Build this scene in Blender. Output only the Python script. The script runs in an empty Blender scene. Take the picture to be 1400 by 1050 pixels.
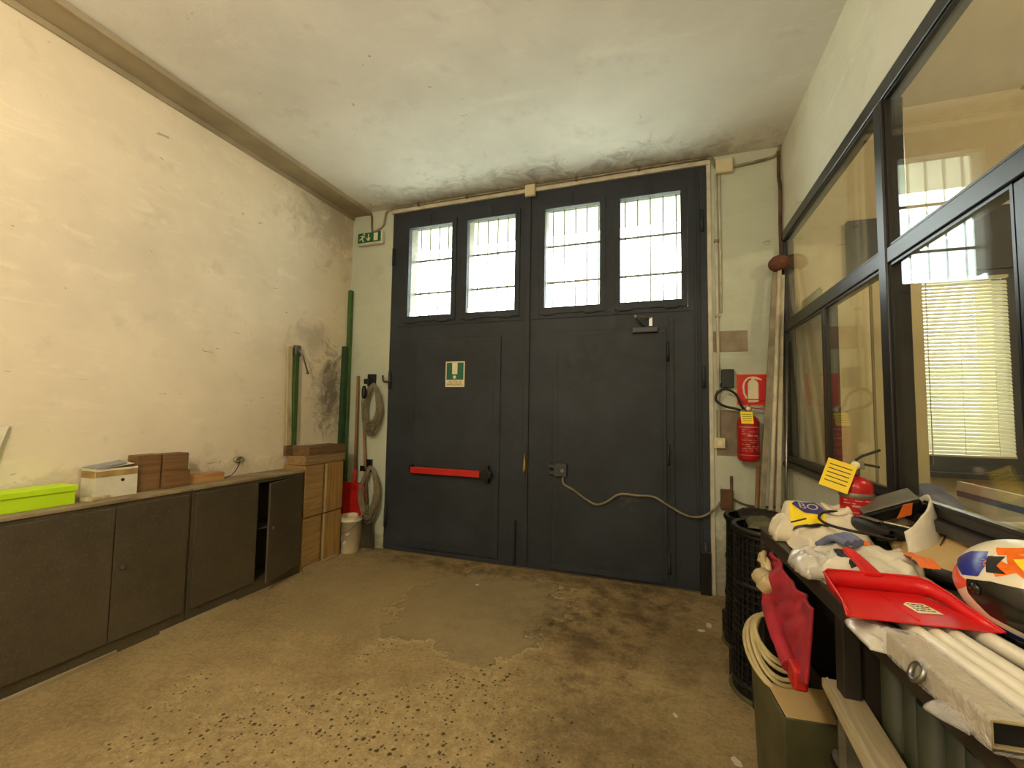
import bpy, bmesh, math, random
from mathutils import Vector, Matrix, noise
PI = math.pi
C = bpy.context.scene.collection
SC = bpy.context.scene
random.seed(7)

# ------------------------------------------------------------ camera
cam_d = bpy.data.cameras.new('camera'); cam = bpy.data.objects.new('camera', cam_d); C.objects.link(cam)
SC.camera = cam
F_PX = 593.1776; YAW = 0.3335; PITCH = 0.0623; ROLL = 0.0154
cam_d.sensor_width = 36; cam_d.sensor_fit = 'HORIZONTAL'; cam_d.lens = F_PX * 36 / 1400
cam_d.clip_start = 0.02
fw = Vector((-math.sin(YAW)*math.cos(PITCH), math.cos(YAW)*math.cos(PITCH), math.sin(PITCH)))
r0 = Vector((math.cos(YAW), math.sin(YAW), 0)); u0 = r0.cross(fw)
rr = r0*math.cos(ROLL) + u0*math.sin(ROLL); uu = -r0*math.sin(ROLL) + u0*math.cos(ROLL)
mw = Matrix((rr, uu, -fw)).transposed().to_4x4(); mw.translation = (3.4952, -4.2049, 1.55)
cam.matrix_world = mw

# ------------------------------------------------------------ world, lights, exposure
w = bpy.data.worlds.new('world'); SC.world = w; w.use_nodes = True
bg = w.node_tree.nodes['Background']; bg.inputs[0].default_value = (0.93, 1.0, 0.98, 1); bg.inputs[1].default_value = 12.5
SC.view_settings.view_transform = 'Standard'; SC.view_settings.look = 'None'
SC.view_settings.gamma = 1; SC.view_settings.use_curve_mapping = False
SC.view_settings.exposure = 0.0

def area(name, loc, rot, sx, sy, power, col, portal=False):
    l = bpy.data.lights.new(name, 'AREA'); l.shape = 'RECTANGLE'; l.size = sx; l.size_y = sy
    l.energy = power; l.color = col
    if portal: l.cycles.is_portal = True
    o = bpy.data.objects.new(name, l); C.objects.link(o); o.location = loc; o.rotation_euler = rot
    return o
def bulb(name, loc, power, col, r=.12):
    l = bpy.data.lights.new(name, 'POINT'); l.energy = power; l.color = col; l.shadow_soft_size = r
    o = bpy.data.objects.new(name, l); C.objects.link(o); o.location = loc; return o
bulb('hall_lamp_light', (2.0, -4.6, 3.2), 188, (1.0, 0.82, 0.60))
bulb('hall_lamp_light', (3.3, -7.2, 3.2), 110, (1.0, 0.83, 0.60))
bulb('office_lamp_light', (5.9, -2.4, 3.3), 75, (1.0, 0.82, 0.55))
for x0, x1 in ((.77, 1.32), (1.5, 2.055), (2.37, 2.93), (3.12, 3.67)):
    area('window_portal', ((x0+x1)/2, .5, 3.1), (-PI/2, 0, 0), .8, 1.25, 1, (1, 1, 1), True)

# ------------------------------------------------------------ materials
def lin(c):
    r = []
    for v in c:
        v = v/255.0
        r.append(v/12.92 if v <= .04045 else ((v+.055)/1.055)**2.4)
    return (r[0], r[1], r[2], 1)
MATS = {}
class NT:
    def __init__(s, name):
        s.m = bpy.data.materials.new(name); s.m.use_nodes = True; s.t = s.m.node_tree; s.n = s.t.nodes
        s.b = s.n['Principled BSDF']; s.tc = s.n.new('ShaderNodeTexCoord'); MATS[name] = s.m
    def link(s, a, b): s.t.links.new(a, b)
    def noise(s, scale, detail=4, rough=.55, vec=None, dist=0):
        n = s.n.new('ShaderNodeTexNoise'); n.inputs['Scale'].default_value = scale
        n.inputs['Detail'].default_value = detail; n.inputs['Roughness'].default_value = rough
        n.inputs['Distortion'].default_value = dist
        s.link(vec or s.tc.outputs['Object'], n.inputs['Vector']); return n.outputs['Fac']
    def voro(s, scale, feat='F1', vec=None, rnd=1):
        n = s.n.new('ShaderNodeTexVoronoi'); n.feature = feat; n.inputs['Scale'].default_value = scale
        n.inputs['Randomness'].default_value = rnd
        s.link(vec or s.tc.outputs['Object'], n.inputs['Vector']); return n.outputs['Distance']
    def ramp(s, fac, p0, p1, c0=(0,0,0,1), c1=(1,1,1,1)):
        n = s.n.new('ShaderNodeValToRGB'); n.color_ramp.elements[0].position = p0; n.color_ramp.elements[1].position = p1
        n.color_ramp.elements[0].color = c0; n.color_ramp.elements[1].color = c1
        s.link(fac, n.inputs[0]); return n.outputs[0]
    def mix(s, fac, a, b, mode='MIX'):
        n = s.n.new('ShaderNodeMix'); n.data_type = 'RGBA'; n.blend_type = mode
        for inp, v in ((n.inputs[0], fac), (n.inputs[6], a), (n.inputs[7], b)):
            if isinstance(v, (int, float)): inp.default_value = v
            elif isinstance(v, tuple): inp.default_value = v
            else: s.link(v, inp)
        return n.outputs[2]
    def math(s, op, a, b=0.0, clamp=False):
        n = s.n.new('ShaderNodeMath'); n.operation = op; n.use_clamp = clamp
        for i, v in enumerate((a, b)):
            if isinstance(v, (int, float)): n.inputs[i].default_value = v
            else: s.link(v, n.inputs[i])
        return n.outputs[0]
    def dist_to(s, p, scale=(1, 1, 1)):
        m = s.n.new('ShaderNodeVectorMath'); m.operation = 'SUBTRACT'; s.link(s.tc.outputs['Object'], m.inputs[0]); m.inputs[1].default_value = p
        k = s.n.new('ShaderNodeVectorMath'); k.operation = 'MULTIPLY'; s.link(m.outputs[0], k.inputs[0]); k.inputs[1].default_value = scale
        l = s.n.new('ShaderNodeVectorMath'); l.operation = 'LENGTH'; s.link(k.outputs[0], l.inputs[0]); return l.outputs['Value']
    def map(s, scale):
        m = s.n.new('ShaderNodeMapping'); m.inputs['Scale'].default_value = scale
        s.link(s.tc.outputs['Object'], m.inputs[0]); return m.outputs[0]
    def bump(s, h, strength=.3, dist=.01):
        n = s.n.new('ShaderNodeBump'); n.inputs['Strength'].default_value = strength; n.inputs['Distance'].default_value = dist
        s.link(h, n.inputs['Height']); s.link(n.outputs[0], s.b.inputs['Normal'])
    def col(s, v):
        if isinstance(v, tuple): s.b.inputs['Base Color'].default_value = v
        else: s.link(v, s.b.inputs['Base Color'])
    def rough(s, v):
        if isinstance(v, (int, float)): s.b.inputs['Roughness'].default_value = v
        else: s.link(v, s.b.inputs['Roughness'])

def simple(name, c, rough=.5, metal=0, var=.12, scale=9, bump=0, spec=None):
    k = NT(name); c = lin(c)
    d = tuple(max(0, v*(1-2*var)) for v in c[:3]) + (1,); e = tuple(min(1, v*(1+var)) for v in c[:3]) + (1,)
    f = k.noise(scale, 5)
    k.col(k.ramp(f, .3, .7, d, e)); k.rough(rough); k.b.inputs['Metallic'].default_value = metal
    if spec is not None: k.b.inputs['Specular IOR Level'].default_value = spec
    if bump: k.bump(k.noise(scale*5, 5), bump, .004)
    return k.m
def wood(name, c, c2, scale=(3, 3, 30), rough=.75, axis=0):
    k = NT(name)
    s = [22, 22, 22]; s[axis] = 1.6
    v = k.map(tuple(s)); f = k.noise(1.6, 6, .6, v, .6); g = k.noise(3, 3)
    col = k.ramp(f, .32, .68, lin(c2), lin(c)); col = k.mix(k.ramp(g, .45, .8), col, k.mix(.35, col, (0.03, .02, .01, 1)))
    k.col(col); k.rough(rough); k.bump(f, .25, .004); return k.m

# plaster walls
def plaster(name, base, stain_shade=None, extra=0):
    k = NT(name); c = lin(base)
    big = k.noise(.9, 5, .6); med = k.noise(4, 6, .65); fine = k.noise(60, 3)
    d = tuple(v*.80 for v in c[:3]) + (1,)
    col = k.ramp(big, .3, .65, d, c)
    v2 = k.map((1, 2.5, 9)); streak = k.noise(1.2, 6, .7, v2, .8)
    col = k.mix(k.math('MULTIPLY', k.ramp(streak, .55, .75), .35), col, tuple(min(1, v*1.25) for v in c[:3]) + (1,))
    col = k.mix(k.math('MULTIPLY', k.ramp(med, .58, .8), .45), col, tuple(v*.55 for v in c[:3]) + (1,))
    # short hairline scratches and chips
    chips = k.ramp(k.noise(7, 2, .5, k.map((1, 1, 3)), 1.5), .735, .76)
    col = k.mix(k.math('MULTIPLY', chips, .7), col, tuple(v*.4 for v in c[:3]) + (1,))
    h = k.math('ADD', k.math('MULTIPLY', med, .8), k.math('MULTIPLY', fine, .25))
    if stain_shade:
        for p, sc, amt, dark in stain_shade:
            dd = k.dist_to(p, sc); n = k.noise(5, 8, .72, None, .9)
            a = k.math('SUBTRACT', k.math('ADD', 1.0, k.math('MULTIPLY', k.math('SUBTRACT', n, .5), 2.6)), dd)
            a = k.math('MULTIPLY', k.ramp(a, .25, .85), amt)
            col = k.mix(a, col, dark)
            h = k.math('ADD', h, k.math('MULTIPLY', a, .9))
    k.col(col); k.rough(.9); k.bump(h, .35, .012); return k.m
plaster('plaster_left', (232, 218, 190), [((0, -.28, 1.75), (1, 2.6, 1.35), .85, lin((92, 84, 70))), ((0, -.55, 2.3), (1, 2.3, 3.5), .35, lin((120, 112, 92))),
        ((0, -2.0, .98), (1, .35, 4.5), .35, lin((130, 112, 80))), ((0, -.3, 3.7), (1, 1.0, 1.3), .45, lin((130, 120, 98)))])
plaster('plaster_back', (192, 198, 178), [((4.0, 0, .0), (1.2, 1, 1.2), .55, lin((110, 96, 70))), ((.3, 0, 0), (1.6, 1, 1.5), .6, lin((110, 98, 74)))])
plaster('plaster_right', (218, 220, 202))
plaster('plaster_ceiling', (232, 230, 222), [((1.6, .1, 3.9), (.42, 1.25, 1), .55, lin((132, 124, 108))), ((3.4, .1, 3.9), (.5, 1.6, 1), .5, lin((128, 120, 104)))])  # darker near the door head: slight dirt plus painted shade where window light spills
plaster('plaster_office', (222, 208, 176))
plaster('plaster_outside', (222, 222, 206))
# concrete floor
k = NT('floor_concrete')
big = k.noise(1.1, 8, .65, None, .25); med = k.noise(6, 9, .72); fine = k.noise(38, 6, .75); crum = k.noise(17, 8, .78)
base = k.ramp(big, .33, .68, lin((118, 98, 64)), lin((158, 136, 96)))
base = k.mix(k.math('MULTIPLY', k.ramp(med, .42, .68), .5), base, lin((96, 78, 48)))
base = k.mix(k.math('MULTIPLY', k.ramp(fine, .45, .7), .4), base, lin((178, 158, 112)))
base = k.mix(k.math('MULTIPLY', k.ramp(fine, .30, .44, (1, 1, 1, 1), (0, 0, 0, 1)), .5), base, lin((74, 58, 34)))
# aggregate and pits where the skim has worn away
worn_d = k.math('SUBTRACT', k.math('ADD', 1.0, k.math('MULTIPLY', k.math('SUBTRACT', k.noise(2.2, 8, .7), .5), 2.6)), k.dist_to((2.3, -2.7, 0), (.60, .80, 1)))
worn = k.ramp(worn_d, .15, .45)
crumble = k.ramp(crum, .30, .70, lin((108, 88, 54)), lin((196, 174, 124)))
base = k.mix(k.math('MULTIPLY', worn, .6), base, crumble)
grit = k.noise(75, 5, .8)
base = k.mix(k.math('MULTIPLY', k.ramp(grit, .55, .68), k.math('ADD', .22, k.math('MULTIPLY', worn, .4))), base, lin((206, 188, 142)))
base = k.mix(k.math('MULTIPLY', k.ramp(grit, .34, .44, (1, 1, 1, 1), (0, 0, 0, 1)), k.math('ADD', .2, k.math('MULTIPLY', worn, .45))), base, lin((70, 54, 30)))
def pits_of(scale, thr, r0_, r1_):
    v = k.n.new('ShaderNodeTexVoronoi'); v.inputs['Scale'].default_value = scale; k.link(k.map((1, 1, 1)), v.inputs['Vector'])
    sep = k.n.new('ShaderNodeSeparateColor'); k.link(v.outputs['Color'], sep.inputs[0])
    on = k.math('GREATER_THAN', sep.outputs[0], thr)
    size = k.math('MULTIPLY', sep.outputs[1], .5)
    d_ = k.math('SUBTRACT', v.outputs['Distance'], k.math('MULTIPLY', size, .35))
    return k.math('MULTIPLY', k.ramp(d_, r0_, r1_, (1, 1, 1, 1), (0, 0, 0, 1)), on)
pits = k.math('MULTIPLY', k.math('MAXIMUM', pits_of(30, .78, .12, .2), pits_of(52, .80, .16, .26)), k.ramp(k.math('ADD', worn, k.math('MULTIPLY', k.math('SUBTRACT', med, .5), .9)), .35, .7))
base = k.mix(k.math('MULTIPLY', pits, .85), base, lin((44, 32, 16)))
# smooth repair patches: a large one before the door and one beside it
pd = k.math('SUBTRACT', k.math('ADD', 1.0, k.math('MULTIPLY', k.math('SUBTRACT', k.noise(2.3, 9, .68), .5), 1.5)), k.dist_to((2.14, -.90, 0), (1.5, 1.42, 1)))
patch = k.ramp(pd, .0, .03); rim = k.ramp(k.math('ABSOLUTE', k.math('ADD', pd, .03)), .0, .06, (1, 1, 1, 1), (0, 0, 0, 1))
base = k.mix(k.math('MULTIPLY', k.math('MULTIPLY', rim, k.ramp(crum, .4, .6)), .45), base, lin((204, 184, 134)))
base = k.mix(k.math('MULTIPLY', patch, .85), base, k.mix(k.ramp(med, .35, .65), lin((120, 104, 74)), lin((142, 126, 94))))
pe = k.math('SUBTRACT', k.math('ADD', 1.0, k.math('MULTIPLY', k.math('SUBTRACT', k.noise(2.4, 7, .65), .5), .8)), k.dist_to((1.25, -.95, 0), (1.3, 1.3, 1)))
patch2 = k.ramp(pe, .0, .05); base = k.mix(k.math('MULTIPLY', patch2, .45), base, lin((136, 118, 82)))
# dark damp stains on the right and by the door
for p, s, a in (((3.15, -.50, 0), (1.3, 1.8, 1), .65), ((3.0, -1.25, 0), (2.4, 1.5, 1), .6), ((3.15, -2.0, 0), (1.7, 1.7, 1), .5), ((3.6, -1.0, 0), (1.8, 1.3, 1), .45), ((1.3, -.18, 0), (.9, 3.2, 1), .6), ((2.9, -.12, 0), (.5, 3.0, 1), .65), ((2.75, -.9, 0), (3.0, 1.9, 1), .45)):
    dd = k.math('SUBTRACT', k.math('ADD', .9, k.math('MULTIPLY', k.math('SUBTRACT', k.noise(6.5, 10, .74, None, .15), .5), 3.6)), k.dist_to(p, s))
    base = k.mix(k.math('MULTIPLY', k.ramp(dd, .1, .9), a), base, lin((66, 48, 24)))
base = k.mix(1.0, base, (1.16, 1.18, 1.18, 1), 'MULTIPLY')
k.col(base); k.rough(k.ramp(big, .3, .7, (.66, .66, .66, 1), (.88, .88, .88, 1)))
h = k.math('ADD', k.math('MULTIPLY', crum, k.math('ADD', .25, k.math('MULTIPLY', worn, .8))), k.math('MULTIPLY', fine, .3))
h = k.math('SUBTRACT', h, k.math('MULTIPLY', pits, .9)); h = k.math('ADD', h, k.math('MULTIPLY', patch, .6))
k.bump(h, .8, .014)

# painted steel of the big door
k = NT('door_paint'); f = k.noise(2.2, 6, .6); g = k.noise(14, 6, .7, None, .5)
col = k.ramp(f, .3, .7, lin((35, 40, 45)), lin((49, 55, 63)))
col = k.mix(k.math('MULTIPLY', k.ramp(g, .6, .78), .3), col, lin((98, 96, 88)))
sm = k.math('SUBTRACT', k.math('ADD', .6, k.math('MULTIPLY', k.math('SUBTRACT', k.noise(9, 6, .7), .5), 2)), k.dist_to((3.2, 0, .75), (3, 1, 4)))
col = k.mix(k.math('MULTIPLY', k.ramp(sm, .3, .7), .35), col, lin((120, 112, 96)))
k.col(col); k.rough(k.ramp(g, .3, .7, (.5, .5, .5, 1), (.68, .68, .68, 1))); k.bump(k.noise(70, 3), .06, .002); k.b.inputs['Specular IOR Level'].default_value = .35
# cabinet paint
k = NT('cabinet_paint'); f = k.noise(1.6, 7, .7); g = k.noise(90, 2); 
col = k.ramp(f, .3, .72, lin((64, 56, 42)), lin((88, 79, 60)))
col = k.mix(k.math('MULTIPLY', k.ramp(k.noise(4.5, 6, .7), .6, .8), .4), col, lin((50, 40, 26)))
col = k.mix(k.math('MULTIPLY', k.ramp(g, .55, .75), .18), col, lin((150, 138, 112)))
k.col(col); k.rough(.48); k.bump(g, .05, .002)
k = NT('cabinet_top'); f = k.noise(3, 7, .7); k.col(k.ramp(f, .3, .7, lin((104, 88, 62)), lin((158, 142, 108)))); k.rough(.8)
simple('trim_white', (196, 190, 170), .6, var=.12); simple('cornice_paint', (158, 144, 116), .75, var=.12, scale=3, bump=.1)
simple('conduit', (150, 140, 115), .6, var=.25, scale=12); simple('conduit_dark', (104, 84, 62), .6, var=.3)
simple('black_frame', (30, 29, 30), .32, var=.1, scale=4); simple('black_plastic', (15, 15, 15), .42, var=.2); simple('black_rubber', (16, 15, 14), .6)
simple('red_plastic', (205, 28, 30), .35, var=.06); simple('red_metal', (170, 22, 24), .28, var=.08); simple('red_bar', (190, 34, 30), .38, var=.08)
simple('red_cloth', (168, 34, 48), .85, var=.2, bump=.3); simple('red_sign', (206, 30, 22), .45, var=.04); simple('yellow_tag', (238, 208, 24), .55, var=.04)
simple('white_print', (226, 216, 180), .55, var=.03); simple('ink', (60, 48, 30), .6); simple('pink_print', (206, 150, 145), .5)
simple('green_sign', (24, 98, 66), .45, var=.06); simple('green_paint', (66, 100, 44), .5, var=.2, bump=.1); simple('dark_green_paint', (38, 70, 38), .5, var=.2)
simple('green_tube', (42, 46, 20), .6, var=.25, scale=5); simple('olive_metal', (84, 82, 52), .6, var=.25, scale=4, bump=.15)
simple('lime_card', (186, 224, 14), .6, var=.03); simple('white_card', (214, 208, 184), .7, var=.06, bump=.05); simple('tan_tape', (170, 140, 84), .5, var=.2)
simple('cardboard', (196, 166, 112), .8, var=.08, scale=4, bump=.05); simple('white_fabric', (212, 202, 178), .9, var=.05, bump=.3)
simple('blue_print', (52, 46, 120), .6); simple('steel', (150, 148, 142), .3, .9, var=.15); simple('dull_steel', (128, 124, 112), .5, .6, var=.2)
simple('brass', (170, 140, 70), .4, .8); simple('rust', (98, 66, 40), .85, var=.3, bump=.3); simple('brown_box', (92, 62, 38), .7, var=.15)
simple('grey_patch', (138, 126, 106), .9, var=.15, bump=.2); simple('switch_plastic', (206, 196, 160), .45, var=.04)
simple('bristle', (112, 62, 40), .95, var=.3, scale=40, bump=.8); simple('pole_white', (196, 186, 160), .5, var=.15); simple('pole_grey', (134, 124, 100), .6, var=.2)
simple('bucket_plastic', (212, 202, 170), .5, var=.1, scale=5); simple('cable_grey', (128, 118, 92), .6, var=.2); simple('cable_cream', (196, 180, 132), .55, var=.15)
simple('bench_edge', (70, 60, 46), .5, var=.25, scale=6); simple('bench_dark', (40, 34, 26), .6, var=.3, scale=5)
simple('clear_wrap', (196, 190, 178), .18, var=.1); simple('orange_print', (226, 110, 40), .5, var=.06); simple('grey_glove', (110, 116, 146), .8, var=.2)
simple('bag_cream', (208, 200, 180), .35, var=.08, scale=14, bump=.3); simple('beige_bag', (178, 162, 120), .5, var=.2, bump=.2)
simple('pipe_white', (220, 212, 190), .3, var=.04); simple('helmet_white', (222, 214, 190), .2, var=.03); simple('helmet_blue', (46, 52, 140), .25); simple('helmet_orange', (238, 112, 16), .25, var=.2, scale=16)
simple('helmet_red', (226, 74, 44), .25); simple('visor', (34, 32, 26), .22, var=.3, scale=10); simple('white_metal', (176, 168, 140), .5, var=.15)
simple('carton_grey', (150, 152, 150), .8); simple('blue_stripe', (84, 104, 140), .7); simple('locker_cream', (206, 190, 146), .5, var=.05, scale=2)
simple('office_dark', (60, 62, 66), .5, var=.1); simple('debris', (206, 200, 186), .8); simple('cork_brush', (100, 60, 42), .9, bump=.5)
simple('purple_print', (90, 60, 130), .6); simple('dark_slot', (8, 8, 8), .8); simple('office_floor', (120, 104, 80), .7); simple('faded_paper', (186, 180, 160), .8)
wood('wood_block', (134, 100, 58), (98, 68, 36), axis=1); wood('wood_crate', (176, 138, 76), (140, 104, 54), axis=2); wood('wood_crate_flat', (168, 136, 82), (136, 104, 60), axis=1); wood('wood_beam', (128, 98, 62), (92, 66, 40), axis=1)
wood('wood_handle', (150, 112, 74), (118, 82, 50), axis=2); wood('wood_orange', (190, 142, 84), (158, 112, 62), axis=1); wood('wood_pale', (196, 182, 142), (164, 148, 108), axis=2)
wood('board_pale', (178, 164, 128), (140, 122, 90), axis=1); wood('wood_light_beam', (160, 132, 88), (126, 98, 60), axis=1)
def glass(name, tint, k_refl, rough=.02, dirt=.0):
    k = NT(name); n = k.n; k.n.remove(k.b); out = n['Material Output']
    tr = n.new('ShaderNodeBsdfTransparent'); tr.inputs[0].default_value = tint
    gl = n.new('ShaderNodeBsdfGlossy'); gl.inputs['Roughness'].default_value = rough; gl.inputs[0].default_value = (.95, .97, 1, 1)
    fr = n.new('ShaderNodeFresnel'); ge = n.new('ShaderNodeNewGeometry')   # same reflectance from either side of the pane
    k.link(k.math('SUBTRACT', 1.5, k.math('MULTIPLY', ge.outputs['Backfacing'], 1.5-1/1.5)), fr.inputs[0])
    f = k.math('MULTIPLY', fr.outputs[0], k_refl, True)
    mx = n.new('ShaderNodeMixShader'); k.link(f, mx.inputs[0]); k.link(tr.outputs[0], mx.inputs[1]); k.link(gl.outputs[0], mx.inputs[2])
    last = mx.outputs[0]
    if dirt:
        df = n.new('ShaderNodeBsdfDiffuse'); df.inputs[0].default_value = (.5, .47, .38, 1)
        m2 = n.new('ShaderNodeMixShader'); k.link(k.math('MULTIPLY', k.ramp(k.noise(3, 6, .7), .3, .8), dirt), m2.inputs[0]); k.link(last, m2.inputs[1]); k.link(df.outputs[0], m2.inputs[2]); last = m2.outputs[0]
    k.link(last, out.inputs[0]); return k.m
glass('glass_clear', (.96, .98, .97, 1), 1.2); glass('glass_partition', (.92, .94, .91, 1), .85, .012, .05)
k = NT('cling_film'); k.b.inputs['Base Color'].default_value = (.8, .78, .74, 1); k.rough(.12); k.b.inputs['Alpha'].default_value = .38; k.b.inputs['Specular IOR Level'].default_value = .9
k.bump(k.noise(40, 4, .6, None, 1.2), 1.0, .02)
k = NT('blind_slat'); k.col(lin((214, 206, 176))); k.rough(.5)
tl = k.n.new('ShaderNodeBsdfTranslucent'); tl.inputs[0].default_value = lin((220, 216, 190)); mx = k.n.new('ShaderNodeMixShader'); mx.inputs[0].default_value = .12
k.link(k.b.outputs[0], mx.inputs[1]); k.link(tl.outputs[0], mx.inputs[2]); k.link(mx.outputs[0], k.n['Material Output'].inputs[0])
def emis(name, col, s):
    k = NT(name); k.b.inputs['Base Color'].default_value = (.8, .8, .8, 1); k.b.inputs['Emission Color'].default_value = col; k.b.inputs['Emission Strength'].default_value = s
M = MATS

# ------------------------------------------------------------ mesh builder
class MB:
    def __init__(s): s.v = []; s.f = []; s.sm = []; s.mi = []; s.cur = 0
    def add(s, vs, fs, smooth=False, T=None):
        o = len(s.v)
        s.v += [tuple(T @ Vector(p)) if T else tuple(p) for p in vs]
        for f in fs: s.f.append(tuple(i+o for i in f)); s.sm.append(smooth); s.mi.append(s.cur)
        return s
    def box(s, x0, x1, y0, y1, z0, z1, T=None):
        vs = [(x, y, z) for x in (x0, x1) for y in (y0, y1) for z in (z0, z1)]
        return s.add(vs, [(0,1,3,2), (4,6,7,5), (0,4,5,1), (2,3,7,6), (0,2,6,4), (1,5,7,3)], False, T)
    def tube(s, pts, r, n=10, caps=True, smooth=True):
        pts = [Vector(p) for p in pts]; rs = r if isinstance(r, (list, tuple)) else [r]*len(pts)
        vs = []; fs = []; up = None
        for i, p in enumerate(pts):
            d = (pts[min(i+1, len(pts)-1)] - pts[max(i-1, 0)])
            d = d.normalized() if d.length > 1e-9 else Vector((0, 0, 1))
            if up is None: up = d.orthogonal().normalized()
            up = (up - d*up.dot(d)); up = up.normalized() if up.length > 1e-6 else d.orthogonal().normalized()
            sd = d.cross(up)
            for j in range(n):
                a = 2*PI*j/n; vs.append(p + (up*math.cos(a) + sd*math.sin(a))*rs[i])
        for i in range(len(pts)-1):
            for j in range(n): fs.append((i*n+j, i*n+(j+1) % n, (i+1)*n+(j+1) % n, (i+1)*n+j))
        s.add(vs, fs, smooth)
        if caps:
            s.add(vs[:n], [tuple(reversed(range(n)))]); s.add(vs[-n:], [tuple(range(n))])
        return s
    def bar(s, a, b, w, h, up=(0, 0, 1)):
        a = Vector(a); b = Vector(b); d = (b-a); L = d.length; d.normalize(); u = Vector(up); sd = d.cross(u).normalized(); u = sd.cross(d)
        T = Matrix((sd, d, u)).transposed().to_4x4(); T.translation = a
        return s.box(-w/2, w/2, 0, L, -h/2, h/2, T)
    def lathe(s, prof, n=24, c=(0, 0, 0), T=None, smooth=True):
        vs = []; fs = []
        for r, z in prof:
            for j in range(n): a = 2*PI*j/n; vs.append((c[0]+r*math.cos(a), c[1]+r*math.sin(a), c[2]+z))
        for i in range(len(prof)-1):
            for j in range(n): fs.append((i*n+j, i*n+(j+1) % n, (i+1)*n+(j+1) % n, (i+1)*n+j))
        return s.add(vs, fs, smooth, T)
    def prism(s, poly, d, T=None):          # polygon in local xy, extruded 0..d in z
        n = len(poly); vs = [(x, y, 0) for x, y in poly] + [(x, y, d) for x, y in poly]
        fs = [tuple(reversed(range(n))), tuple(range(n, 2*n))] + [(i, (i+1) % n, n+(i+1) % n, n+i) for i in range(n)]
        return s.add(vs, fs, False, T)
    def grid(s, fn, nu, nv, smooth=True, closed_u=False):
        vs = [fn(i/nu, j/nv) for j in range(nv+1) for i in range(nu+1)]
        fs = [(j*(nu+1)+i, j*(nu+1)+i+1, (j+1)*(nu+1)+i+1, (j+1)*(nu+1)+i) for j in range(nv) for i in range(nu)]
        return s.add(vs, fs, smooth)
    def build(s, name, mat, parent=None, loc=(0, 0, 0), bev=0, seg=2, solid=0, sub=0, rot=(0, 0, 0)):
        me = bpy.data.meshes.new(name); me.from_pydata(s.v, [], s.f); me.update()
        me.polygons.foreach_set('use_smooth', s.sm)
        mats = mat if isinstance(mat, (list, tuple)) else [mat]
        for m in mats: me.materials.append(M[m])
        me.polygons.foreach_set('material_index', s.mi)
        bm = bmesh.new(); bm.from_mesh(me); bmesh.ops.remove_doubles(bm, verts=bm.verts, dist=1e-6); bmesh.ops.recalc_face_normals(bm, faces=bm.faces); bm.to_mesh(me); bm.free()
        o = bpy.data.objects.new(name, me); C.objects.link(o); o.location = loc; o.rotation_euler = rot
        if parent is not None: o.parent = parent
        if solid: d = o.modifiers.new('solid', 'SOLIDIFY'); d.thickness = solid; d.offset = 0
        if sub: d = o.modifiers.new('sub', 'SUBSURF'); d.levels = sub; d.render_levels = sub
        if bev: d = o.modifiers.new('bevel', 'BEVEL'); d.width = bev; d.segments = seg; d.limit_method = 'ANGLE'; d.angle_limit = .6; d.harden_normals = False
        return o
def tag(o, label=None, cat=None, group=None, kind=None):
    if label: o['label'] = label
    if cat: o['category'] = cat
    if group: o['group'] = group
    if kind: o['kind'] = kind
    return o
def thing(name, label, cat, loc=(0, 0, 0), rz=0, group=None):
    o = bpy.data.objects.new(name, None); C.objects.link(o); o.location = loc; o.rotation_euler = (0, 0, rz); o.empty_display_size = .05
    return tag(o, label, cat, group)
def struct(o, label=None): o['kind'] = 'structure'; 
def sroot(name, loc=(0, 0, 0)):
    o = bpy.data.objects.new(name, None); C.objects.link(o); o.location = loc; o['kind'] = 'structure'; return o
def S(name, mb, mat, parent=None, **k):
    o = mb.build(name, mat, parent, **k)
    if parent is None: o['kind'] = 'structure'
    return o
def text(name, s, size, mat, parent, loc, rot=(PI/2, 0, 0), align='CENTER', sx=1.0, ext=.0006):
    cu = bpy.data.curves.new(name, 'FONT'); cu.body = s; cu.size = size; cu.extrude = ext; cu.align_x = align; cu.align_y = 'CENTER'
    t = bpy.data.objects.new(name, cu); C.objects.link(t)
    me = bpy.data.meshes.new_from_object(t.evaluated_get(bpy.context.evaluated_depsgraph_get())); bpy.data.objects.remove(t)
    for v in me.vertices: v.co.x *= sx
    me.materials.clear(); me.materials.append(M[mat])
    o = bpy.data.objects.new(name, me); C.objects.link(o); o.parent = parent; o.location = loc; o.rotation_euler = rot; return o
def copy_tree(o, parent=None):
    c = o.copy(); C.objects.link(c); c.parent = parent
    for ch in [x for x in KIDS.get(o.name, [])]: copy_tree(ch, c)
    return c
KIDS = {}
def index_kids():
    KIDS.clear()
    for o in bpy.data.objects:
        if o.parent: KIDS.setdefault(o.parent.name, []).append(o)
def spline(pts, n=8):
    P = [Vector(p) for p in pts]; out = []
    for i in range(len(P)-1):
        a, b, c, d = P[max(i-1, 0)], P[i], P[i+1], P[min(i+2, len(P)-1)]
        for k in range(n):
            t = k/n; out.append(.5*((2*b) + (c-a)*t + (2*a-5*b+4*c-d)*t*t + (3*b-a-3*c+d)*t**3))
    out.append(P[-1]); return out
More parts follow.
